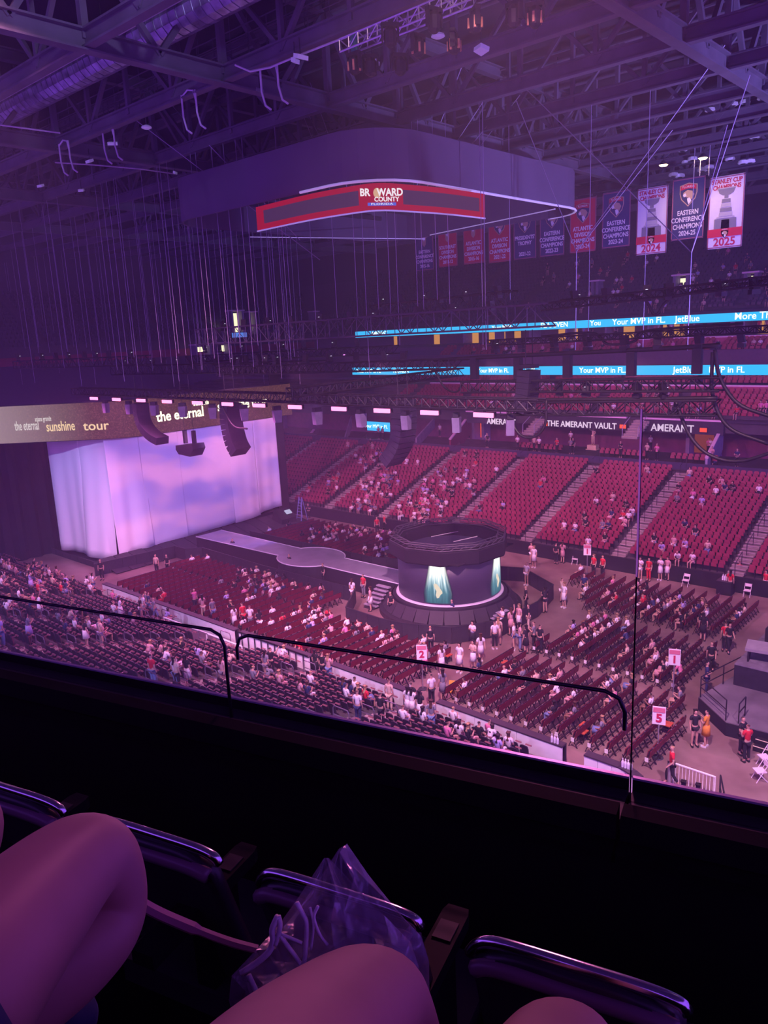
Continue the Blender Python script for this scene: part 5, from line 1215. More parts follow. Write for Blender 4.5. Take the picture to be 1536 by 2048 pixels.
# faces +Y, feet at z = 0
STAND = mir({'pelvis':((0,0,0.95),0.135,0.10),'waist':((0,0.0,1.10),0.115,0.085),'chest':((0,0,1.28),0.14,0.10),'collar':((0,-0.005,1.42),0.08,0.065),'neck':((0,0,1.49),0.048),'jaw':((0,0.018,1.56),0.068,0.075),'brow':((0,0.012,1.63),0.080,0.09),'crown':((0,0.0,1.69),0.055),
 '*shoulder':((0.165,0,1.39),0.058),'*elbow':((0.215,-0.03,1.12),0.042),'*wrist':((0.21,0.06,0.88),0.030),'*hand':((0.205,0.09,0.79),0.034,0.02),
 '*hip':((0.085,0,0.88),0.085),'*knee':((0.095,0.015,0.49),0.058),'*ankle':((0.10,-0.02,0.09),0.040),'*toe':((0.115,0.12,0.035),0.036)})
EB = [('pelvis','waist'),('waist','chest'),('chest','collar'),('collar','neck'),('neck','jaw'),('jaw','brow'),('brow','crown')]
for s in 'LR': EB += [('collar','shoulder'+s),('shoulder'+s,'elbow'+s),('elbow'+s,'wrist'+s),('wrist'+s,'hand'+s),('pelvis','hip'+s),('hip'+s,'knee'+s),('knee'+s,'ankle'+s),('ankle'+s,'toe'+s)]
def posed(base, **kw):
    d = dict(base)
    for k, v in kw.items(): d[k] = (v,)+tuple(d[k][1:])
    return d
PHONE = posed(STAND, elbowL=(0.20,0.05,1.14), wristL=(0.10,0.24,1.28), handL=(0.06,0.30,1.36), elbowR=(-0.20,0.05,1.14), wristR=(-0.10,0.24,1.26), handR=(-0.05,0.30,1.34))
WALK = posed(STAND, kneeL=(0.09,0.18,0.50), ankleL=(0.10,0.16,0.09), toeL=(0.11,0.30,0.04), kneeR=(-0.09,-0.04,0.49), ankleR=(-0.10,-0.26,0.14), toeR=(-0.10,-0.16,0.035), wristL=(0.22,-0.10,0.90), handL=(0.22,-0.12,0.81), wristR=(-0.20,0.18,0.92), handR=(-0.2,0.24,0.85))
CROSS = posed(STAND, elbowL=(0.24,0.05,1.13), wristL=(0.06,0.17,1.17), handL=(-0.03,0.18,1.18), elbowR=(-0.24,0.05,1.13), wristR=(-0.06,0.19,1.13), handR=(0.03,0.21,1.14))
RAISE = posed(STAND, elbowL=(0.34,0.10,1.48), wristL=(0.40,0.22,1.70), handL=(0.42,0.26,1.78), elbowR=(-0.21,-0.03,1.12), wristR=(-0.1,0.15,1.0), handR=(-0.04,0.2,1.0))
SIT = mir({'pelvis':((0,-0.02,0.56),0.15,0.12),'waist':((0,-0.06,0.72),0.12,0.09),'chest':((0,-0.07,0.90),0.14,0.10),'collar':((0,-0.06,1.03),0.08,0.065),'neck':((0,-0.04,1.10),0.048),'jaw':((0,-0.01,1.165),0.068,0.075),'brow':((0,-0.015,1.235),0.080,0.09),'crown':((0,-0.03,1.295),0.055),
 '*shoulder':((0.165,-0.06,1.0),0.058),'*elbow':((0.215,-0.04,0.74),0.042),'*wrist':((0.13,0.18,0.66),0.030),'*hand':((0.08,0.26,0.66),0.034,0.02),
 '*hip':((0.09,0.05,0.54),0.092),'*knee':((0.11,0.43,0.53),0.06),'*ankle':((0.11,0.40,0.09),0.040),'*toe':((0.12,0.54,0.04),0.036)})
SITP = posed(SIT, wristL=(0.10,0.20,0.86), handL=(0.05,0.27,0.90), wristR=(-0.10,0.20,0.86), handR=(-0.05,0.27,0.90), jaw=(0,0.02,1.155), brow=(0,0.01,1.225), crown=(0,-0.02,1.285))
SITL = posed(SIT, chest=(0.03,0.10,0.88), waist=(0.01,0.03,0.71), collar=(0.04,0.17,0.99), neck=(0.05,0.21,1.05), jaw=(0.05,0.25,1.10), brow=(0.05,0.25,1.17), crown=(0.05,0.22,1.23), shoulderL=(0.20,0.16,0.96), shoulderR=(-0.13,0.15,0.97), elbowL=(0.23,0.26,0.70), elbowR=(-0.2,0.26,0.72), wristL=(0.10,0.42,0.66), handL=(0.05,0.47,0.66), wristR=(-0.06,0.42,0.66), handR=(-0.02,0.47,0.66))
POSES = {'stand':STAND,'phone':PHONE,'walk':WALK,'cross':CROSS,'raise':RAISE,'sit':SIT,'sitphone':SITP,'sitlean':SITL}
PM = {}
def clothes(nm, J, joints, grow, root, cut=None, sub=1):
    D = {}
    for k in joints: D[k] = (J[k][0],)+tuple(r+grow for r in J[k][1:])
    if cut: D.update(cut)
    ed = [(a, b) for a, b in EB if a in D and b in D]
    if cut:
        for k in cut:
            par = k.split('>')[0]; ed.append((par, k))
    return skin_mesh(nm, D, ed, root, sub)
def lerp3(a, b, t): return tuple(a[i]+(b[i]-a[i])*t for i in range(3))
for pn_, J in POSES.items():
    D = {'body': skin_mesh('person_body', J, EB, 'pelvis')}
    cut = {}
    for s in 'LR': cut['shoulder%s>cuff' % s] = (lerp3(J['shoulder'+s][0], J['elbow'+s][0], 0.62), 0.066)
    D['top'] = clothes('top_cloth', J, ['pelvis','waist','chest','collar','shoulderL','shoulderR'], 0.016, 'pelvis', cut)
    cut = {}
    for s in 'LR': cut['knee%s>hem' % s] = (lerp3(J['knee'+s][0], J['ankle'+s][0], 0.85), 0.058)
    D['trousers'] = clothes('trousers', J, ['pelvis','hipL','hipR','kneeL','kneeR'], 0.014, 'pelvis', cut)
    cut = {}
    for s in 'LR': cut['hip%s>hem' % s] = (lerp3(J['hip'+s][0], J['knee'+s][0], 0.5), 0.095)
    D['shorts'] = clothes('shorts', J, ['pelvis','hipL','hipR'], 0.016, 'pelvis', cut)
    # skirt: flared tube from the waist over both thighs
    hp = Vector(J['pelvis'][0]); kn = (Vector(J['kneeL'][0])+Vector(J['kneeR'][0]))/2
    m = MB(); e = hp+(kn-hp)*0.85
    m.path([tuple(hp+Vector((0,0,0.08))), tuple(hp+(kn-hp)*0.25), tuple(e)], [0.135,0.165,0.185], 12); D['skirt'] = m.mesh('skirt', CM['white'], True)
    br = Vector(J['brow'][0]); jw = Vector(J['jaw'][0]); cr_ = Vector(J['crown'][0])
    bk_ = Vector((0,-0.022,0.012))
    D['short_hair'] = skin_mesh('short_hair', {'a':(tuple(br+bk_+Vector((0,-0.01,-0.02))),0.088,0.085),'b':(tuple(cr_+bk_),0.066)}, [('a','b')], 'a')
    ch = Vector(J['chest'][0])
    D['long_hair'] = skin_mesh('long_hair', {'b':(tuple(cr_+bk_),0.066),'a':(tuple(br+bk_+Vector((0,-0.01,-0.02))),0.090,0.086),'c':(tuple(jw+Vector((0,-0.06,-0.06))),0.085,0.055),'d':(tuple(ch+Vector((0,-0.11,0.02))),0.09,0.04)}, [('b','a'),('a','c'),('c','d')], 'a')
    m = MB()
    for s in 'LR':
        a, b = Vector(J['ankle'+s][0]), Vector(J['toe'+s][0]); d = b-a; d.z = 0; d.normalize(); q = Vector((-d.y,d.x,0)); c = Vector((a.x,a.y,min(a.z,b.z)))+d*0.06
        z0 = b.z-0.035
        m.prism([(-0.11,-0.04),(-0.03,-0.048),(0.10,-0.045),(0.145,0),(0.10,0.045),(-0.03,0.048),(-0.11,0.04)], d, q, (0,0,0.075), Vector((c.x,c.y,z0)))
    D['shoes'] = m.mesh('shoes', SHOE)
    PM[pn_] = D
def part(nm, me, mt, par):
    o = put(nm, me, par); o.material_slots[0].link = 'OBJECT'; o.material_slots[0].material = mt; return o
NPEOPLE = 0
def person(P, rz, pose, top, bot, botc, hair, label, group=None, long_=False, skin=None, shoes=None, scale=1.0):
    global NPEOPLE
    NPEOPLE += 1
    D = PM[pose]
    o = put('person', D['body'], None, P, rz); o.scale = (scale,)*3
    o.material_slots[0].link = 'OBJECT'; o.material_slots[0].material = skin or SKIN
    tag(o, label, 'person', group)
    part('top', D['top'], CM[top], o); part(bot, D[bot], CM[botc], o); part('hair', D['long_hair' if long_ else 'short_hair'], HR[hair], o); part('shoes', D['shoes'], shoes or SHOE, o)
    return o
def face(P, Q): return math.atan2(Q[1]-P[1], Q[0]-P[0])-PI/2
STG_ = (-62, 41)
# ---- standing and walking people picked out one by one on the floor: foot pixel, facing, pose, clothes
FLOORP = [
 ((1342,1570),(-20,24),'walk','red','trousers','black','blonde','guard in red shirt and black trousers walking past the grey bollard',0),
 ((1388,1492),(-9,30),'stand','black','shorts','black','dark','long haired woman in black jacket and knee boots seen from behind',1),
 ((1411,1493),(-13,33),'phone','mustard','skirt','mustard','dark','woman in mustard yellow overalls and white shoes',0),
 ((1482,1508),(-9,33),'cross','black','trousers','black','brown','guard in black shirt talking to the one in red, lower right',0),
 ((1492,1524),(-11,34),'phone','red','trousers','black','brown','guard in red shirt with back turned, lower right',0),
 ((1421,1345),(-8,25),'walk','black','trousers','black','brown','man in black suit with a white badge walking along the aisle',0),
 ((1412,1388),(-7,40),'cross','navy','trousers','navy','dark','person in navy jacket leaning by the platform railing',0),
 ((1449,1303),(-20,60),'stand','red','trousers','black','brown','man in red staff shirt behind the mixing position',0),
 ((1457,1305),(-8,38),'walk','black','trousers','black','dark','bent crew member in black beside the man in red staff shirt',0),
 ((1459,1190),(-18,70),'stand','red','trousers','black','dark','woman in red shirt and black trousers at the foot of the far steps',1),
 ((1477,1170),(-18,70),'walk','red','trousers','black','brown','person in red shirt climbing the far steps',0),
 ((1405,1282),(-20,60),'stand','black','skirt','black','dark','woman in long black dress between chair rows on the right',1),
 ((1187,1154),(-30,40),'stand','red','trousers','black','blonde','usher in red shirt with black trousers near sign 1',1),
 ((1205,1156),(-30,40),'stand','red','trousers','black','brown','second usher in red shirt beside the far stairs',0),
 ((1168,1196),(-20,40),'stand','navy','trousers','black','brown','man in navy shirt standing in the floor aisle right of the round stage',0),
 ((1090,1225),(-40,50),'phone','black','shorts','black','dark','woman in black outfit by the barrier right of the round stage',1),
 ((1124,1205),(-20,60),'phone','cream','shorts','white','brown','person in cream top standing in the far aisle',0),
 ((1128,1215),(-30,30),'stand','white','skirt','white','blonde','woman in white top beside the person in cream',1),
 ((1057,1262),(-40,30),'stand','black','trousers','cream','dark','tall man in black shirt and cream trousers by the barrier',0),
 ((1005,1268),(-30,30),'phone','white','skirt','white','brown','woman in white at the barrier gate, left of the group',1),
 ((1038,1262),(-28,30),'stand','blush','skirt','white','blonde','woman in blush top and white skirt at the barrier gate',1),
 ((1022,1270),(-33,42),'raise','blush','skirt','blush','brown','woman in blush dress raising an arm at the barrier gate',1),
 ((1028,1300),(-40,30),'stand','white','shorts','denim','brown','man in white shirt and denim shorts in the queue',0),
 ((1040,1302),(-20,40),'cross','blush','trousers','denim','dark','woman in blush top and jeans in the queue',1),
 ((1052,1308),(-50,40),'stand','black','skirt','black','dark','woman in short black dress in the queue',1),
 ((1068,1300),(-50,30),'phone','grey','trousers','black','brown','man in grey shirt at the right of the queue',0),
 ((1080,1306),(-20,60),'stand','black','trousers','black','dark','person all in black at the right end of the queue',0),
 ((997,1290),(-40,60),'stand','cream','skirt','cream','blonde','woman in long cream dress left of the queue',1),
 ((946,1298),(-25,20),'phone','white','skirt','black','dark','woman in white top with black skirt in the floor aisle',1),
 ((920,1345),(-24,20),'stand','white','skirt','white','dark','girl in short white dress walking down the floor aisle',1),
 ((947,1340),(-24,20),'phone','cream','skirt','white','dark','woman in cream top checking her phone in the floor aisle',1),
 ((962,1325),(-40,50),'walk','white','skirt','white','brown','woman in flowing white skirt in the floor aisle',1),
 ((990,1298),(-40,50),'stand','white','trousers','black','dark','crew member in white shirt stooping by the barrier',0),
 ((864,1412),(-60,41),'stand','white','trousers','black','dark','man in white shirt seen from behind in the aisle by sign 2',0),
 ((886,1402),(-60,41),'stand','grey','skirt','grey','dark','woman in dark grey dress beside the man in white shirt',1),
 ((850,1348),(-60,41),'stand','pink','skirt','pink','brown','person in pink top under sign 2',1),
 ((884,1350),(-60,41),'stand','white','skirt','white','brown','woman in white dress just behind sign 2',1),
 ((862,1308),(-32,41),'stand','black','trousers','black','blonde','guard in black standing before the round stage barrier',0),
 ((842,1232),(-30,30),'cross','black','trousers','black','blonde','crew member in cap with crossed arms inside the round stage barrier',0),
 ((783,1233),(-33,30),'stand','black','trousers','black','brown','crew member in black at the left of the round stage base',0),
 ((905,1250),(-33,30),'stand','navy','trousers','navy','dark','crew member in dark blue crouching below the round stage',0),
 ((1052,1222),(-36,36),'stand','black','trousers','black','blonde','crew member with red hair by the round stage steps',0),
 ((428,1246),(-30,30),'stand','grey','trousers','denim','dark','man in grey lettered jacket and jeans by the boards',0),
 ((408,1238),(-48,30),'phone','blush','trousers','cream','dark','woman in blush top beside the man in jacket',1),
 ((392,1225),(-40,30),'raise','pink','trousers','black','dark','person in bright pink shirt near the left rows',0),
 ((471,1262),(-43,29),'stand','white','skirt','white','brown','woman in white dress by the row ends on the left',1),
 ((488,1256),(-47,30),'stand','red','trousers','red','brown','person in bright red by the left row ends',0),
 ((503,1262),(-40,30),'phone','white','trousers','grey','brown','person in white jacket holding something white near the left rows',0),
 ((521,1270),(-45,30),'phone','black','shorts','white','dark','woman in black top and white shorts at the row ends',1),
 ((330,1215),(-52,28),'sitphone','red','trousers','red','dark','person in red sitting by the boards, far left rows',0),
 ((604,1318),(-35,20),'sitlean','red','trousers','red','brown','person in red leaning on the board beside the yellow step',0),
 ((706,1205),(-40,50),'stand','white','shorts','white','brown','woman in white by the runway barrier, left of the round stage',1),
 ((742,1222),(-45,30),'stand','blush','skirt','white','brown','woman in white skirt left of the round stage barrier',1),
 ((728,1195),(-38,30),'stand','red','trousers','grey','dark','person in dim red near the runway barrier end',0),
 ((315,1150),(-50,20),'stand','cream','trousers','black','blonde','man in tan shirt with a badge standing before the stage',0),
 ((337,1150),(-50,20),'stand','black','trousers','black','dark','crew member in black beside the man in tan shirt',0),
 ((468,1116),(-50,20),'stand','black','trousers','black','brown','crew member near the stage end of the runway',0),
 ((581,1150),(-50,20),'stand','black','trousers','black','brown','crew member by the runway bulge barrier',0),
 ((648,1170),(-50,20),'stand','black','trousers','black','brown','crew member in black by the runway barrier, middle',0),
 ((205,1160),(-50,20),'stand','black','trousers','black','blonde','man in black standing by the board end, far left',0),
 ((755,1070),(-40,40),'stand','red','trousers','black','dark','usher in red shirt at the far wall gap',0),
 ((770,1064),(-40,70),'stand','red','trousers','black','dark','second usher in red shirt at the far wall gap, back turned',0),
 ((618,1040),(-50,40),'phone','black','trousers','black','blonde','crew member in black next to the blue ladder',0),
 ((1053,1170),(-30,30),'stand','white','shorts','white','brown','person in white at the far rows beside the round stage',0),
 ((1068,1135),(-30,30),'stand','white','skirt','white','blonde','woman in white beside the far wall behind the round stage',1),
 ((1063,1128),(-30,30),'phone','blush','shorts','white','brown','woman in blush top by the far wall behind the round stage',1),
 ((1112,1128),(-30,60),'stand','black','trousers','black','dark','man in black and white jersey by the far wall',0),
 ((1125,1126),(-30,60),'phone','blush','skirt','blush','brown','woman in long blush dress by the far wall',1),
 ((1280,1160),(-24,40),'phone','white','shorts','white','dark','woman in white top and shorts by the far wall, right of the stairs',1),
 ((1297,1162),(-24,40),'stand','red','trousers','red','dark','person in white and red by the far wall',0),
 ((1320,1160),(-24,40),'phone','white','skirt','white','blonde','woman in white dress by the far wall before the red seats',1),
 ((1334,1160),(-24,40),'stand','blush','skirt','white','brown','second woman in pale dress by the far wall before the red seats',1),
 ((1530,1190),(-24,40),'stand','red','skirt','white','dark','person in red and white at the far right edge',1),
]
for (px, py), tg_, pose, top, bot, bc, hair, lab, lg in FLOORP:
    P = atz(px, py, 0)
    person((P.x, P.y, 0.0), face(P, tg_), pose, top, bot, bc, hair, lab, None, bool(lg), shoes=SHOEW if 'white shoes' in lab or top == 'white' else None, scale=1.06)
# ---- people standing in the near stand: find the tier under a pixel
def on_near(px, py):
    d = ray(px, py); s = -NR/NT
    t = (NZ0+NR*0.5 - EYE.z - s*(NY0) ) / (d.z - s*d.y); P = EYE+d*t
    k = max(0, int((NY0+0.45-P.y)/NT)); return Vector((P.x, NY0+0.1-NT*k, NZ0+NR*k)), k
NEARP = [
 ((715,1445),'stand','white','trousers','navy','brown','man in open white shirt standing in the near stand aisle',0),
 ((760,1450),'stand','black','trousers','black','dark','man in black T-shirt beside the one in open white shirt',0),
 ((772,1420),'stand','cream','trousers','cream','brown','person in tan jacket with a bag in the near stand',0),
 ((806,1435),'stand','white','skirt','white','dark','woman in lavender white dress, back turned, near stand',1),
 ((826,1436),'phone','white','skirt','white','dark','woman in white dress beside the one in lavender white',1),
 ((843,1442),'stand','black','skirt','white','dark','woman in black top and white skirt, near stand front',1),
 ((858,1420),'stand','black','trousers','black','dark','man in black vest over white sleeves at the board gap',0),
 ((872,1462),'stand','grey','trousers','denim','brown','long haired woman in jeans at the near stand front',1),
 ((690,1348),'stand','black','skirt','black','dark','woman in black dress by the middle board gap',1),
 ((714,1352),'phone','black','trousers','black','brown','man in black suit by the middle board gap',0),
 ((731,1356),'phone','blush','trousers','denim','blonde','woman in pale jacket by the middle board gap',1),
 ((522,1358),'stand','grey','shorts','grey','dark','woman in grey shorts holding the aisle rail',1),
 ((545,1350),'raise','black','trousers','black','dark','person in black raising arms at the aisle rail',0),
 ((457,1372),'walk','blush','shorts','grey','brown','long haired woman in tank top stepping up the aisle',1),
 ((181,1292),'stand','black','skirt','white','brown','woman in black top and long white skirt, near stand left',1),
 ((194,1292),'stand','grey','trousers','grey','dark','tall man in grey T-shirt in the left aisle',0),
 ((213,1292),'stand','cream','shorts','lavender','blonde','blond person in cream shirt in the left aisle',0),
 ((232,1240),'phone','white','skirt','white','dark','woman in white dress behind the dark rail, near stand left',1),
 ((69,1236),'stand','white','skirt','white','brown','woman in short white dress, far left of the near stand',1),
 ((51,1284),'phone','grey','skirt','lavender','dark','girl in grey dress looking at her phone, far left',1),
 ((10,1292),'stand','lavender','trousers','denim','brown','man in pale lavender shirt at the left edge',0),
 ((285,1238),'stand','black','shorts','white','dark','man in black vest and white shorts near the boards, left',0),
 ((294,1232),'stand','white','shorts','white','dark','person in white beside the man in black vest',0),
 ((312,1240),'walk','grey','trousers','denim','blonde','person bending in grey jacket by the boards',0),
 ((335,1228),'stand','navy','trousers','denim','brown','man in navy shirt and jeans by the boards, left',0),
 ((325,1226),'stand','grey','trousers','grey','blonde','grey haired person beside the man in navy',0),
 ((358,1378),'stand','cream','trousers','black','brown','man in cream T-shirt standing among the front seats of the near stand',0),
 ((345,1378),'stand','white','trousers','denim','dark','woman in loose white shirt beside the man in cream T-shirt',1),
 ((372,1372),'stand','black','skirt','white','dark','woman in black top and bright white skirt by the rail',1),
 ((314,1372),'stand','red','trousers','denim','dark','person in red shirt with back turned, near stand',0),
 ((62,1185),'raise','lavender','skirt','lavender','dark','woman in lavender dress raising her phone arm, far left',1),
 ((193,1185),'stand','white','trousers','black','brown','man in white shirt and black trousers by the far board end',0),
 ((185,1186),'phone','white','trousers','denim','dark','woman in white with jeans by the far board end',1),
]
for (px, py), pose, top, bot, bc, hair, lab, lg in NEARP:
    P, k_ = on_near(px, py)
    person(P, face(P, (-40+px/100, 60)), pose, top, bot, bc, hair, lab, None, bool(lg), shoes=SHOEW if bc == 'white' else None)
# two people seated close by on the corner tiers, only their dark hair shows over the sill
for px, py, lab in ((1368,1560,'dark haired person below the sill at lower right, left of two'),(1397,1566,'dark haired person below the sill at lower right, right of two')):
    H_ = atd(px, py, 26.5); z0 = H_.z-1.32
    struct(MB().box((H_.x, H_.y-0.1, z0-1.5), (0.9, 0.9, 3.0)).build('floor_corner_tier', CONC))
    person((H_.x, H_.y, z0), 0.2, 'sit', 'black', 'trousers', 'black', 'dark', lab, None, True)
# cream statue of a player with raised arm in the vault
CREAM = mat('statue_cream', (0.75,0.60,0.38), 0.5, var=0.06); P = aty(1186,894,74.5)
t = thing('player_statue', 'cream statue of a jersey wearing player with raised arm on a plinth in the vault', 'statue', (P.x, P.y, 6.0), PI)
MB().box((0,0,0.25),(1.0,0.7,0.5)).box((0,0,0.04),(1.2,0.9,0.08)).build('plinth', CREAM, t)
for nm_, me_ in (('statue_body', PM['raise']['body']),('jersey', PM['raise']['top']),('trousers', PM['raise']['trousers'])):
    o = part(nm_, me_, CREAM if nm_ != 'jersey' else CM['cream'], t); o.location = (0,0,0.5); o.scale = (1.1,1.1,1.1)
# ---- seated spectators in rows: individuals with their own place
rnd = random.Random(21)
TOPS = ['white','white','white','black','black','pink','blush','cream','grey','lavender','red','navy','blush','white','black']
def sit_people(pos, weights, blkname, rz, dz, count, where, words):
    # pos: {(blk,k,j):(P,n)} ; weights(P) -> density
    keys = [k for k in pos if weights(pos[k][0]) > 0 and inframe(pos[k][0]+Vector((0,0,0.9)), 0)]
    keys.sort(key=lambda k: (pos[k][0]-EYE).length)
    chosen = []
    tot = sum(weights(pos[k][0]) for k in keys)
    for k in keys:
        if rnd.random() < weights(pos[k][0])*count/max(tot, 1e-6): chosen.append(k)
    out = []
    for key in chosen:
        P, n = pos[key]; b, k, j = key
        out.append((P, key))
    return out
def clumps(seed, n, x0, x1, y0, y1, r0, r1):
    r = random.Random(seed); return [(r.uniform(x0, x1), r.uniform(y0, y1), r.uniform(r0, r1)) for _ in range(n)]
def dens(cl, base):
    def f(P):
        s = base
        for x, y, r in cl: s += math.exp(-((P.x-x)**2+(P.y-y)**2)/(r*r))
        return s
    return f
jobs = [
 (NEARPOS, dens([(-27.0,24.9,1.6),(-24.5,25.4,1.8),(-20.0,25.4,2.4),(-17.2,26.0,1.5),(-44.5,19.0,3.5),(-58,22,5),(-60,17,6),(-34,20.5,2),(-30,24,2),(-66,22,6)], 0.05), PI, 88, 'near stand', NB),
 (FARPOS, dens([(-56,60,4),(-49,59,4),(-46,63,3),(-53,57,2.5),(-28,59,3),(-27,56,2.5),(-22,64,2.2),(-21,57,2.5),(-45,57,3),(-60,66,3),(-18,66,3),(-37.5,63,0.9),(-39,58.5,0.8),(-62,58,2),(-25,62,1)], 0.012), 0, 150, 'far stand', BLK),
 (CHPOS, dens([(-44,34,3.0),(-38,35,2.5),(-36.5,32,2.0),(-46,36,2),(-33,33,2.0),(-29,33.2,2.2),(-26.5,32.8,1.2),(-20.5,33,1.5),(-17,33,1.5),(-15,36.5,1.2),(-15.5,40,1.2),(-20,43,2),(-22,48,2),(-18,47,2),(-26,49,1.6),(-15.5,48,1.5),(-41,47,2.2),(-44,50,2.5),(-51,48,2.0),(-50,50,3),(-14,31,1.2),(-16.5,30.0,1.0),(-21,40,2)], 0.05), None, 215, 'floor', BLKC),
]
indiv = []; mass = []
for pos, w, rz, cnt, where, words in jobs:
    ch = sit_people(pos, w, None, rz, 0, cnt, where, words)
    for P, key in ch:
        indiv.append(((P-EYE).length, P, key, rz, where, words, pos))
indiv.sort(key=lambda t: t[0])
LIM = 300-NPEOPLE
rowcount = {}
labs = {}
for q, (dst, P, key, rz, where, words, pos) in enumerate(indiv):
    r = random.Random(q*7+1)
    pose = r.choice(['sit','sitphone','sitlean','sit','sitphone']); top = r.choice(TOPS); bot = r.choice(['trousers','shorts','skirt','shorts']); bc = r.choice(['denim','black','white','black','blush']); hair = r.choice(['dark','brown','dark','blonde']); lg = r.random() < 0.6
    b, k, j = key
    if where == 'near stand': Q = Vector((P.x, P.y-0.02, P.z)); ang = 0.0
    elif where == 'far stand': Q = Vector((P.x, P.y+0.12, P.z)); ang = PI
    else: Q = Vector((P.x+0.02, P.y, 0)); ang = PI/2
    if q < LIM:
        seatno = j+1
        act = {'sit':'seated','sitphone':'with phone','sitlean':'leaning'}[pose]
        rowd = {'near stand':'row %s, near stand' % ordn(k+1),'far stand':'row %s, far stand' % ordn(k+1),'floor':'row %s, floor' % ordn(k+1)}[where]
        lab = 'person in %s top %s, %s seat, %s %s' % (top, act, ordn(seatno), rowd, {'near stand':'block','far stand':'','floor':''}[where])
        bl = words[b].split()
        lab = ('person in %s top %s, seat %s of %s %s' % (top, act, ordn(seatno), rowd, ' '.join(bl[-3:]))).strip()
        person(Q, ang+r.uniform(-0.25,0.25), pose, top, bot, bc, hair, lab, 'seated spectators, %s' % where, lg, SKIN2 if r.random() < 0.2 else None)
    else: mass.append((Q, ang+r.uniform(-0.25,0.25), pose, top, bot, bc, hair, lg, 1.0))
# far away people in the club rows, suites and upper bowl join the crowd mass
r = random.Random(99)
for _ in range(70):
    k = r.randint(0, 4); mass.append((Vector((r.uniform(-52,-2), 73.9+0.8*k+0.15, 9.75+0.42*k)), PI, r.choice(['sit','sitphone']), r.choice(TOPS), 'shorts','black',r.choice(['dark','brown','blonde']), True, 1.0))
for _ in range(40): mass.append((Vector((r.uniform(-50,-2), 88.0+r.uniform(0,1.5), 17.05)), PI, 'stand', r.choice(TOPS), 'trousers','black','dark', False, 0.95))
for _ in range(45): mass.append((Vector((r.uniform(-60,-2), 84.3+0.7*r.randint(0,2), 15.5)), PI, 'sit', r.choice(TOPS), 'trousers','black','dark', False, 0.95))
for _ in range(110):
    k = r.randint(0, 13); mass.append((Vector((r.uniform(-58,0), UY0+UT*k+0.15, UZ0+UR*k)), PI, r.choice(['sit','sitphone','sit','stand']), r.choice(TOPS), 'shorts','black','brown', True, 1.0))
for _ in range(40): mass.append((Vector((r.uniform(-66,-10), 70.1+r.uniform(0,0.6) if _ % 3 else 75.5, 6.02)), PI, r.choice(['stand','phone','cross']), r.choice(TOPS), 'trousers','black','dark', False, 1.0))
GM = [SKIN]+[CM[k_] for k_ in CM]+[HR[k_] for k_ in HR]+[SHOE]; GI = {m_.name: i_ for i_, m_ in enumerate(GM)}
V = []; Fc = []; Mi = []; cache = {}
for Q, ang, pose, top, bot, bc, hair, lg, sc in mass:
    M4 = Matrix.Translation(Q) @ Matrix.Rotation(ang, 4, 'Z') @ Matrix.Scale(sc, 4)
    for kk, mt in (('body',SKIN),('top',CM[top]),(bot,CM[bc]),('long_hair' if lg else 'short_hair',HR[hair])):
        if (pose, kk) not in cache: me = PM[pose][kk]; cache[(pose, kk)] = ([v_.co.copy() for v_ in me.vertices], [tuple(p_.vertices) for p_ in me.polygons])
        vv, ff = cache[(pose, kk)]; i_ = len(V)
        V += [tuple(M4 @ v_) for v_ in vv]; Fc += [tuple(i_+z for z in f_) for f_ in ff]; Mi += [GI[mt.name]]*len(ff)
me = bpy.data.meshes.new('crowd'); me.from_pydata(V, [], Fc)
for m_ in GM: me.materials.append(m_)
me.polygons.foreach_set('material_index', Mi); me.polygons.foreach_set('use_smooth', [True]*len(Fc)); me.update()
tag(put('crowd', me), 'crowd of small distant spectators in the far stand, club rows and upper bowl', 'crowd', kind='stuff')
# ================================================================== FOREGROUND: upper deck where the photographer sits
RZ = math.radians(15.973609); U = Vector((math.cos(RZ), math.sin(RZ), 0)); Vv = Vector((-math.sin(RZ), math.cos(RZ), 0))
def loc3(P): d = Vector(P)-EYE; return Vector((d.dot(U), d.dot(Vv), d.z))
def lz(px, py, z): return loc3(atz(px, py, EYE.z+z))
def lv(px, py, v): d = ray(px, py); return loc3(EYE+d*(v/d.dot(Vv)))
def ld(px, py, dep): return loc3(atd(px, py, dep))
def fg(name, label, cat): return thing(name, label, cat, EYE, RZ)
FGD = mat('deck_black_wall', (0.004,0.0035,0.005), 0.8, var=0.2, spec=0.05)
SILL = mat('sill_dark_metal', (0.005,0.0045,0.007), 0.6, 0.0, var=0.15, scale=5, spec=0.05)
SILLE = mat('sill_edge', (0.50,0.46,0.60), 0.35, 0.5, var=0.05)
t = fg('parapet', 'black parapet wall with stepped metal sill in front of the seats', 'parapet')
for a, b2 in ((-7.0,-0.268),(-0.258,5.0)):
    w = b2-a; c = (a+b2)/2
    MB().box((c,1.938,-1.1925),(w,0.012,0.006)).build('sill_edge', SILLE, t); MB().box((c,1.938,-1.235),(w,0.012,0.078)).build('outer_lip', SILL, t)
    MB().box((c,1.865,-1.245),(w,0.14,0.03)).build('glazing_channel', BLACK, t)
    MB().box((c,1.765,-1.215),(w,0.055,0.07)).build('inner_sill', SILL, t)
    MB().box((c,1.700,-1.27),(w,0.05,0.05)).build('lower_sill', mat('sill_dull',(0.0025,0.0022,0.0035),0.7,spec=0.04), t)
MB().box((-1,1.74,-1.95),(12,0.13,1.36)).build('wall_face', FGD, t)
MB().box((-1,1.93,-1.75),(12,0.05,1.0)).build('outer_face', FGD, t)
t = fg('deck_floor', None, None); t['kind'] = 'structure'
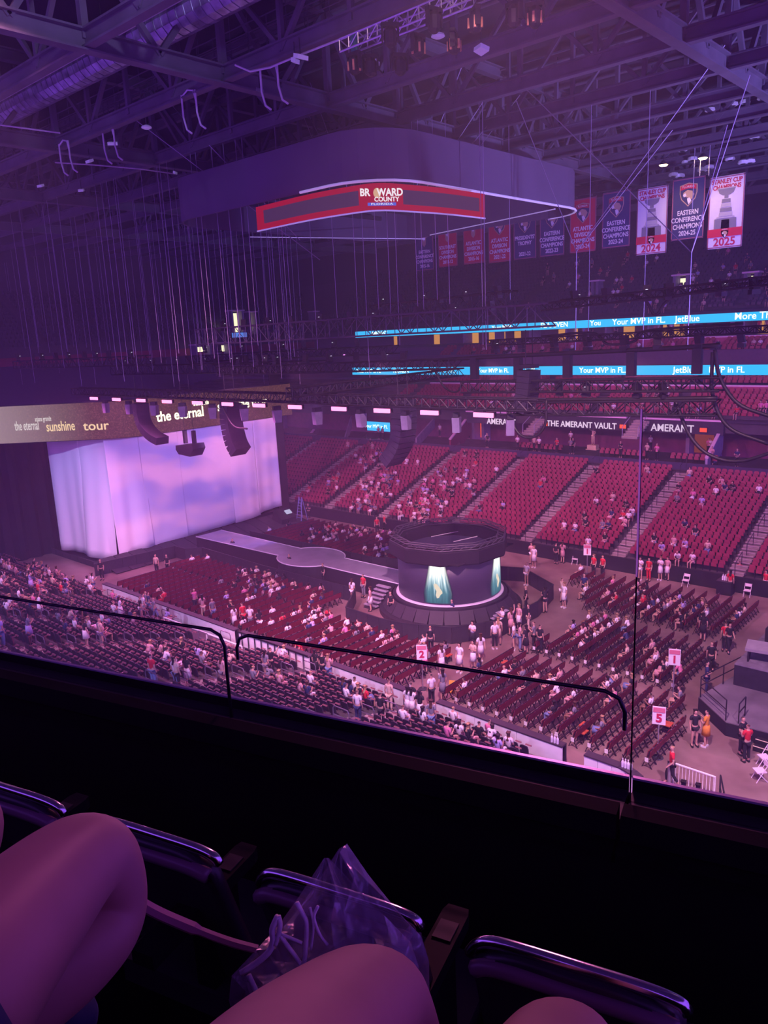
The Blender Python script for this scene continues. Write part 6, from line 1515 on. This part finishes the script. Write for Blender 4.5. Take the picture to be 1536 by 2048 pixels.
MB().box((-1,1.2,-2.02),(12,1.05,0.2)).build('front_tread', FGD, t); MB().box((-1,0.0,-1.52),(12,1.4,0.2)).build('rear_tread', FGD, t)
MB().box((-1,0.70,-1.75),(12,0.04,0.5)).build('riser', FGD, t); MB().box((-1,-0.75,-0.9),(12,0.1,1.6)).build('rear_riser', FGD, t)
# glass guard: panes with dark rounded trim
gl = bpy.data.materials.new('guard_glass'); gl.use_nodes = True; nt = gl.node_tree; nt.nodes.clear()
o = nt.nodes.new('ShaderNodeOutputMaterial'); a = nt.nodes.new('ShaderNodeBsdfTransparent'); b = nt.nodes.new('ShaderNodeBsdfGlossy'); mx = nt.nodes.new('ShaderNodeMixShader')
a.inputs[0].default_value = (0.97,0.97,0.99,1); b.inputs['Roughness'].default_value = 0.05; fr_ = nt.nodes.new('ShaderNodeLayerWeight'); fr_.inputs[0].default_value = 0.25; fm_ = nt.nodes.new('ShaderNodeMapRange'); fm_.inputs['To Min'].default_value = 0.003; fm_.inputs['To Max'].default_value = 0.03; nt.links.new(fr_.outputs['Facing'], fm_.inputs['Value'])
nt.links.new(fm_.outputs[0], mx.inputs[0]); nt.links.new(a.outputs[0], mx.inputs[1]); nt.links.new(b.outputs[0], mx.inputs[2]); nt.links.new(mx.outputs[0], o.inputs[0])
TRIM = mat('guard_trim_black', (0.012,0.01,0.016), 0.3, var=0)
gl2 = gl.copy(); gl2.name = 'tall_guard_glass'; [n for n in gl2.node_tree.nodes if n.type == 'MAP_RANGE'][0].inputs['To Max'].default_value = 0.16; [n for n in gl2.node_tree.nodes if n.type == 'MAP_RANGE'][0].inputs['To Min'].default_value = 0.02
def pane(u0, u1, zt, lab, trim=True):
    t = fg('glass_guard', lab, 'glass guard')
    MB().quad((u0,1.88,-1.23),(u1,1.88,-1.23),(u1,1.88,zt),(u0,1.88,zt)).build('glass_pane', gl if trim else gl2, t)
    t.children[0].modifiers.new('t','SOLIDIFY').thickness = 0.006
    r = 0.05
    if trim:
        pts = [(u0+0.0,1.88,-1.23),(u0+0.0,1.88,zt-r),(u0+r*0.3,1.88,zt-r*0.3),(u0+r,1.88,zt),(u1-r,1.88,zt),(u1-r*0.3,1.88,zt-r*0.3),(u1,1.88,zt-r),(u1,1.88,-1.23)]
        if 'middle' in lab: pts = [(u0,1.88,zt-0.09)]+pts[1:-1]+[(u1,1.88,zt-0.10)]
        MB().path(pts, 0.0058, 8).build('trim', TRIM, t, True)
    return t
pane(-7.0, -1.545, -0.925, 'left glass guard pane with dark rounded trim along the parapet')
pane(-1.495, -0.275, -0.925, 'middle glass guard pane with dark rounded trim along the parapet')
t = pane(-0.255, 4.5, -0.20, 'tall frameless glass guard pane at the right with a shining edge', False)
ge = bpy.data.materials.new('glass_edge'); ge.use_nodes = True; g_ = ge.node_tree; g_.nodes.clear(); go = g_.nodes.new('ShaderNodeOutputMaterial'); gt = g_.nodes.new('ShaderNodeBsdfTranslucent'); gd = g_.nodes.new('ShaderNodeBsdfDiffuse'); gm = g_.nodes.new('ShaderNodeMixShader'); gt.inputs[0].default_value = (0.95,0.95,1,1); gd.inputs[0].default_value = (0.9,0.9,0.95,1); gm.inputs[0].default_value = 0.65; g_.links.new(gd.outputs[0], gm.inputs[1]); g_.links.new(gt.outputs[0], gm.inputs[2]); g_.links.new(gm.outputs[0], go.inputs[0])
MB().quad((-0.2583,1.88,-0.61),(-0.2538,1.88,-0.61),(-0.2538,1.88,-0.2),(-0.2583,1.88,-0.2)).build('lit_edge', ge, t); MB().box((-0.2538,1.885,-0.405),(0.001,0.008,0.41)).build('dark_edge', SILL, t); MB().box((-0.256,1.88,-0.92),(0.003,0.008,0.62)).build('dark_edge', SILL, t)  # edge split into pale and dark lengths, painting its refracted light
# the row of seats in front
SHELL = mat('seat_shell', (0.028,0.018,0.03), 0.32, var=0.1); RIMREF = mat('seat_rim_reflection', (0.20,0.10,0.16), 0.35, var=0.1)
def deck_seat(ur, lab):
    t = fg('deck_seat', lab, 'seat'); ul = ur-0.365; zt = -1.085; v = 1.13
    arc = [(ul-0.015,v+0.015,zt-0.05),(ul+0.005,v+0.006,zt-0.018),(ul+0.035,v,zt+0.002),(ul+0.09,v-0.004,zt+0.010),(ul+0.2,v-0.006,zt+0.012),(ur-0.06,v-0.003,zt+0.008),(ur-0.012,v,zt-0.002),(ur,v+0.004,zt-0.02)]
    MB().path([p for p in cr([Vector(q) for q in arc], 4)], 0.0115, 8).build('chrome_rim', CHROME, t, True)
    # shell: curved sheet under the rim
    rows_ = []
    for s in range(9):
        q = s/8; rows_.append([(ul+(ur-ul)*(i/12), v+0.008+0.16*q-0.012*math.sin(PI*i/12)-0.05*(1-q)*0, zt+0.010-0.55*q-0.045*(abs(2*i/12-1)**4)*(1-q)) for i in range(13)])
    o = MB().grid(rows_).build('back_shell', SHELL, t, True); o.modifiers.new('t','SOLIDIFY').thickness = 0.03
    MB().path([(p[0], p[1]-0.022, p[2]-0.034) for p in cr([Vector(q) for q in arc[1:-1]], 4)], 0.016, 8).build('rim_reflection', RIMREF, t, True)  # pinkish tube painted as the reflection band under the rim
    MB().box(((ul+ur)/2, v+0.22, -1.55),(0.40,0.36,0.07)).build('seat_pan', SHELL, t)
    return t
deck_seat(-1.475, 'seat with chrome rim behind the left knee, at the left edge')
deck_seat(-1.005, 'seat with pink shining chrome rim right of the big knee')
deck_seat(-0.53, 'seat with chrome rim partly behind the clear plastic bag')
deck_seat(-0.055, 'seat with blueish chrome rim at lower right')
def arm(ua, lab):
    t = fg('seat_arm', lab, 'armrest')
    MB().prism([(-0.03,-0.20),(0.03,-0.20),(0.03,0.17),(0.024,0.19),(-0.024,0.19),(-0.03,0.17)], (1,0,0), (0,1,0), (0,0,0.035), (ua,1.20,-1.30)).build('arm_slab', mat('arm_plastic',(0.007,0.006,0.009),0.5,spec=0.12), t)
    MB().box((ua,1.31,-1.263),(0.042,0.055,0.004)).build('number_plate', mat('arm_plate',(0.025,0.02,0.025),0.5), t)
    MB().box((ua,1.24,-1.6),(0.05,0.12,0.6)).build('pedestal', FGD, t)
for ua, lab in ((lz(490,1700,-1.27).x,'black armrest slab with square plate, between the pink rimmed seats'),(lz(918,1815,-1.27).x,'black armrest slab with square plate, right of the plastic bag'),(lz(165,1592,-1.27).x,'black armrest slab just above the big knee')):
    arm(ua, lab)
# bare knees and legs of the photographer and of the neighbour
LEGS = mat('leg_skin', (0.50,0.26,0.23), 0.5, var=0.06, scale=14)
sm = LEGS.node_tree.nodes['Principled BSDF']; sm.inputs['Subsurface Weight'].default_value = 0.0
def legs(name_lab, J, E_, root, extra=()):
    me = skin_mesh('person_body', J, E_, root, 3); me.materials.clear(); me.materials.append(LEGS)
    me.polygons.foreach_set('use_smooth', [True]*len(me.polygons))
    o = put('person', me, None, EYE, RZ); tag(o, name_lab, 'person'); return o
d3 = lambda px, py, dep: tuple(ld(px, py, dep))
J = {'pelvis':((-0.62,-0.30,-0.92),0.14,0.12),'waist':((-0.62,-0.34,-0.72),0.13,0.1),
 'thigh0':(d3(-170,2080,0.62),0.085),'thigh1':(d3(-10,1890,0.72),0.075,0.07),'thigh2':(d3(95,1775,0.80),0.066,0.060),'knee':(d3(172,1705,0.86),0.060,0.056),'kneecap':(d3(200,1722,0.875),0.055,0.05),'shin0':(d3(222,1812,0.90),0.050),'calf':(d3(180,1880,0.86),0.058,0.05),'calf2':(d3(60,1990,0.80),0.05),'ankle':(d3(-100,2120,0.74),0.036),
 'thighB':(d3(-330,1850,0.80),0.08),'kneeB':(d3(-72,1622,1.0),0.062),'shinB':(d3(-110,1790,1.05),0.055),'ankleB':(d3(-110,2050,1.15),0.04),'toeB':(d3(-60,2080,1.25),0.035)}
o = legs('bare bent leg of the person at left, knee raised before the front seats', J, [('pelvis','waist'),('pelvis','thigh0'),('thigh0','thigh1'),('thigh1','thigh2'),('thigh2','knee'),('knee','kneecap'),('kneecap','shin0'),('shin0','calf'),('calf','calf2'),('calf2','ankle'),('pelvis','thighB'),('thighB','kneeB'),('kneeB','shinB'),('shinB','ankleB'),('ankleB','toeB')], 'pelvis')
me = skin_mesh('shorts', {'pelvis':((-0.62,-0.30,-0.92),0.155,0.135),'a':(d3(-190,2100,0.61),0.105),'b':(d3(-110,2010,0.655),0.098),'c':(d3(-330,1900,0.78),0.10)}, [('pelvis','a'),('a','b'),('pelvis','c')], 'pelvis', 2); part('shorts', me, CM['navy'], o)
me = skin_mesh('trouser_fold', {'a':(d3(60,2090,0.95),0.06),'b':(d3(130,2035,0.98),0.055),'c':(d3(165,2090,0.98),0.05)}, [('a','b'),('b','c')], 'a', 2); part('cloth_fold', me, CM['navy'], o)
J = {'pelvis':((0.02,-0.25,-0.95),0.15,0.13),'waist':((0.02,-0.30,-0.74),0.14,0.1),
 'hipL':(d3(430,2420,0.42),0.085),'thighL':(d3(600,2150,0.60),0.076,0.072),'kneeL':(d3(738,2005,0.75),0.064,0.060),'capL':(d3(765,2015,0.765),0.055),'shinL':(d3(800,2130,0.80),0.054),'calfL':(d3(815,2300,0.85),0.056),'ankleL':(d3(830,2600,1.0),0.038),'toeL':(d3(830,2500,1.12),0.036),
 'hipR':(d3(1000,2600,0.42),0.085),'thighR':(d3(1060,2280,0.62),0.076,0.072),'kneeR':(d3(1125,2100,0.80),0.062,0.056),'capR':(d3(1145,2108,0.81),0.053),'shinR':(d3(1170,2250,0.85),0.052),'calfR':(d3(1175,2400,0.9),0.055),'ankleR':(d3(1150,2650,1.02),0.038),'toeR':(d3(1150,2560,1.14),0.036)}
o = legs('bare knees of the seated person at the bottom centre, behind the plastic bag', J, [('pelvis','waist'),('pelvis','hipL'),('hipL','thighL'),('thighL','kneeL'),('kneeL','capL'),('capL','shinL'),('shinL','calfL'),('calfL','ankleL'),('ankleL','toeL'),('pelvis','hipR'),('hipR','thighR'),('thighR','kneeR'),('kneeR','capR'),('capR','shinR'),('shinR','calfR'),('calfR','ankleR'),('ankleR','toeR')], 'pelvis')
# clear plastic bag
pl_ = bpy.data.materials.new('clear_plastic'); pl_.use_nodes = True; nt = pl_.node_tree; nt.nodes.clear()
o = nt.nodes.new('ShaderNodeOutputMaterial'); a = nt.nodes.new('ShaderNodeBsdfTransparent'); b = nt.nodes.new('ShaderNodeBsdfGlossy'); c = nt.nodes.new('ShaderNodeBsdfDiffuse'); mx = nt.nodes.new('ShaderNodeMixShader'); m2 = nt.nodes.new('ShaderNodeMixShader')
b.inputs['Roughness'].default_value = 0.22; c.inputs[0].default_value = (0.75,0.70,0.85,1); a.inputs[0].default_value = (0.95,0.94,0.97,1)
tc = nt.nodes.new('ShaderNodeTexCoord'); nz = nt.nodes.new('ShaderNodeTexNoise'); nz.inputs['Scale'].default_value = 22; nz.inputs['Detail'].default_value = 2; bp = nt.nodes.new('ShaderNodeBump'); bp.inputs['Strength'].default_value = 0.9; bp.inputs['Distance'].default_value = 0.02
nt.links.new(tc.outputs['Object'], nz.inputs['Vector']); nt.links.new(nz.outputs[0], bp.inputs['Height']); nt.links.new(bp.outputs[0], b.inputs['Normal'])
m2.inputs[0].default_value = 0.62; nt.links.new(b.outputs[0], m2.inputs[1]); nt.links.new(c.outputs[0], m2.inputs[2]); mx.inputs[0].default_value = 0.36
nt.links.new(a.outputs[0], mx.inputs[1]); nt.links.new(m2.outputs[0], mx.inputs[2]); nt.links.new(mx.outputs[0], o.inputs[0])
t = fg('plastic_bag', 'crumpled clear plastic bag with a pointed top beside the knee', 'bag')
r = random.Random(5)
edge = [((648,1716),(658,1716)),((600,1790),(716,1778)),((556,1852),(768,1830)),((512,1900),(822,1885)),((463,1952),(838,1935)),((458,2000),(838,1990)),((480,2090),(830,2090))]
rows_ = []
for i, (a, b2) in enumerate(edge):
    rows_.append([tuple(Vector(d3(a[0]+(b2[0]-a[0])*k/8, a[1]+(b2[1]-a[1])*k/8, 1.02-0.012*i+0.035*math.sin(k*1.9+i*1.3)*(i > 0))) ) for k in range(9)])
o = MB().grid(rows_).build('film', pl_, t, False)
rows_ = [[(p[0]+0.006, p[1]+0.03+0.012*math.sin(3*k), p[2]-0.004) for k, p in enumerate(rw)] for rw in rows_]
MB().grid(rows_).build('back_film', pl_, t, False)
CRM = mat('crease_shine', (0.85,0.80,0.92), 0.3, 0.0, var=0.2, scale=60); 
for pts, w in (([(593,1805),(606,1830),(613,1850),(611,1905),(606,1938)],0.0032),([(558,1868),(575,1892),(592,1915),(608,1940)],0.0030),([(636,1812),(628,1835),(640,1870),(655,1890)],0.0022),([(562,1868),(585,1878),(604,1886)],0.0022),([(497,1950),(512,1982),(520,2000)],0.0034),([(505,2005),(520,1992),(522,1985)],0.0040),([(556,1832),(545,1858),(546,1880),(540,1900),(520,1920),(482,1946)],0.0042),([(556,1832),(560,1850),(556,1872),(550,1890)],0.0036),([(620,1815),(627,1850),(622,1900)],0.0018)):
    MB().path(cr([Vector(d3(px, py, 0.965)) for px, py in pts], 4), w, 5).build('crease_highlight', CRM, t, True)  # pale tubes paint the highlights along the folds of the film
# unidentified thin pink line from the knee to the bag, built as a strap
tag(MB().path(cr([atd(px, py, 1.06) for px, py in ((270,1800),(320,1828),(400,1862),(460,1884),(515,1899))], 6), [0.0085]*12+[0.006]*13, 6).build('strap', mat('pink_line',(0.55,0.25,0.35),0.4)), 'thin pinkish line running from the left knee to the plastic bag', 'strap')
# ================================================================== lettering becomes plain mesh
dg = bpy.context.evaluated_depsgraph_get(); dg.update()
for o in [q for q in list(bpy.data.objects) if q.type == 'FONT']:
    me = bpy.data.meshes.new_from_object(o.evaluated_get(dg)); n = bpy.data.objects.new('lettering', me); C.objects.link(n)
    n.parent = o.parent; n.matrix_local = o.matrix_local.copy(); nm = o.name.split('.')[0]; bpy.data.objects.remove(o); n.name = nm
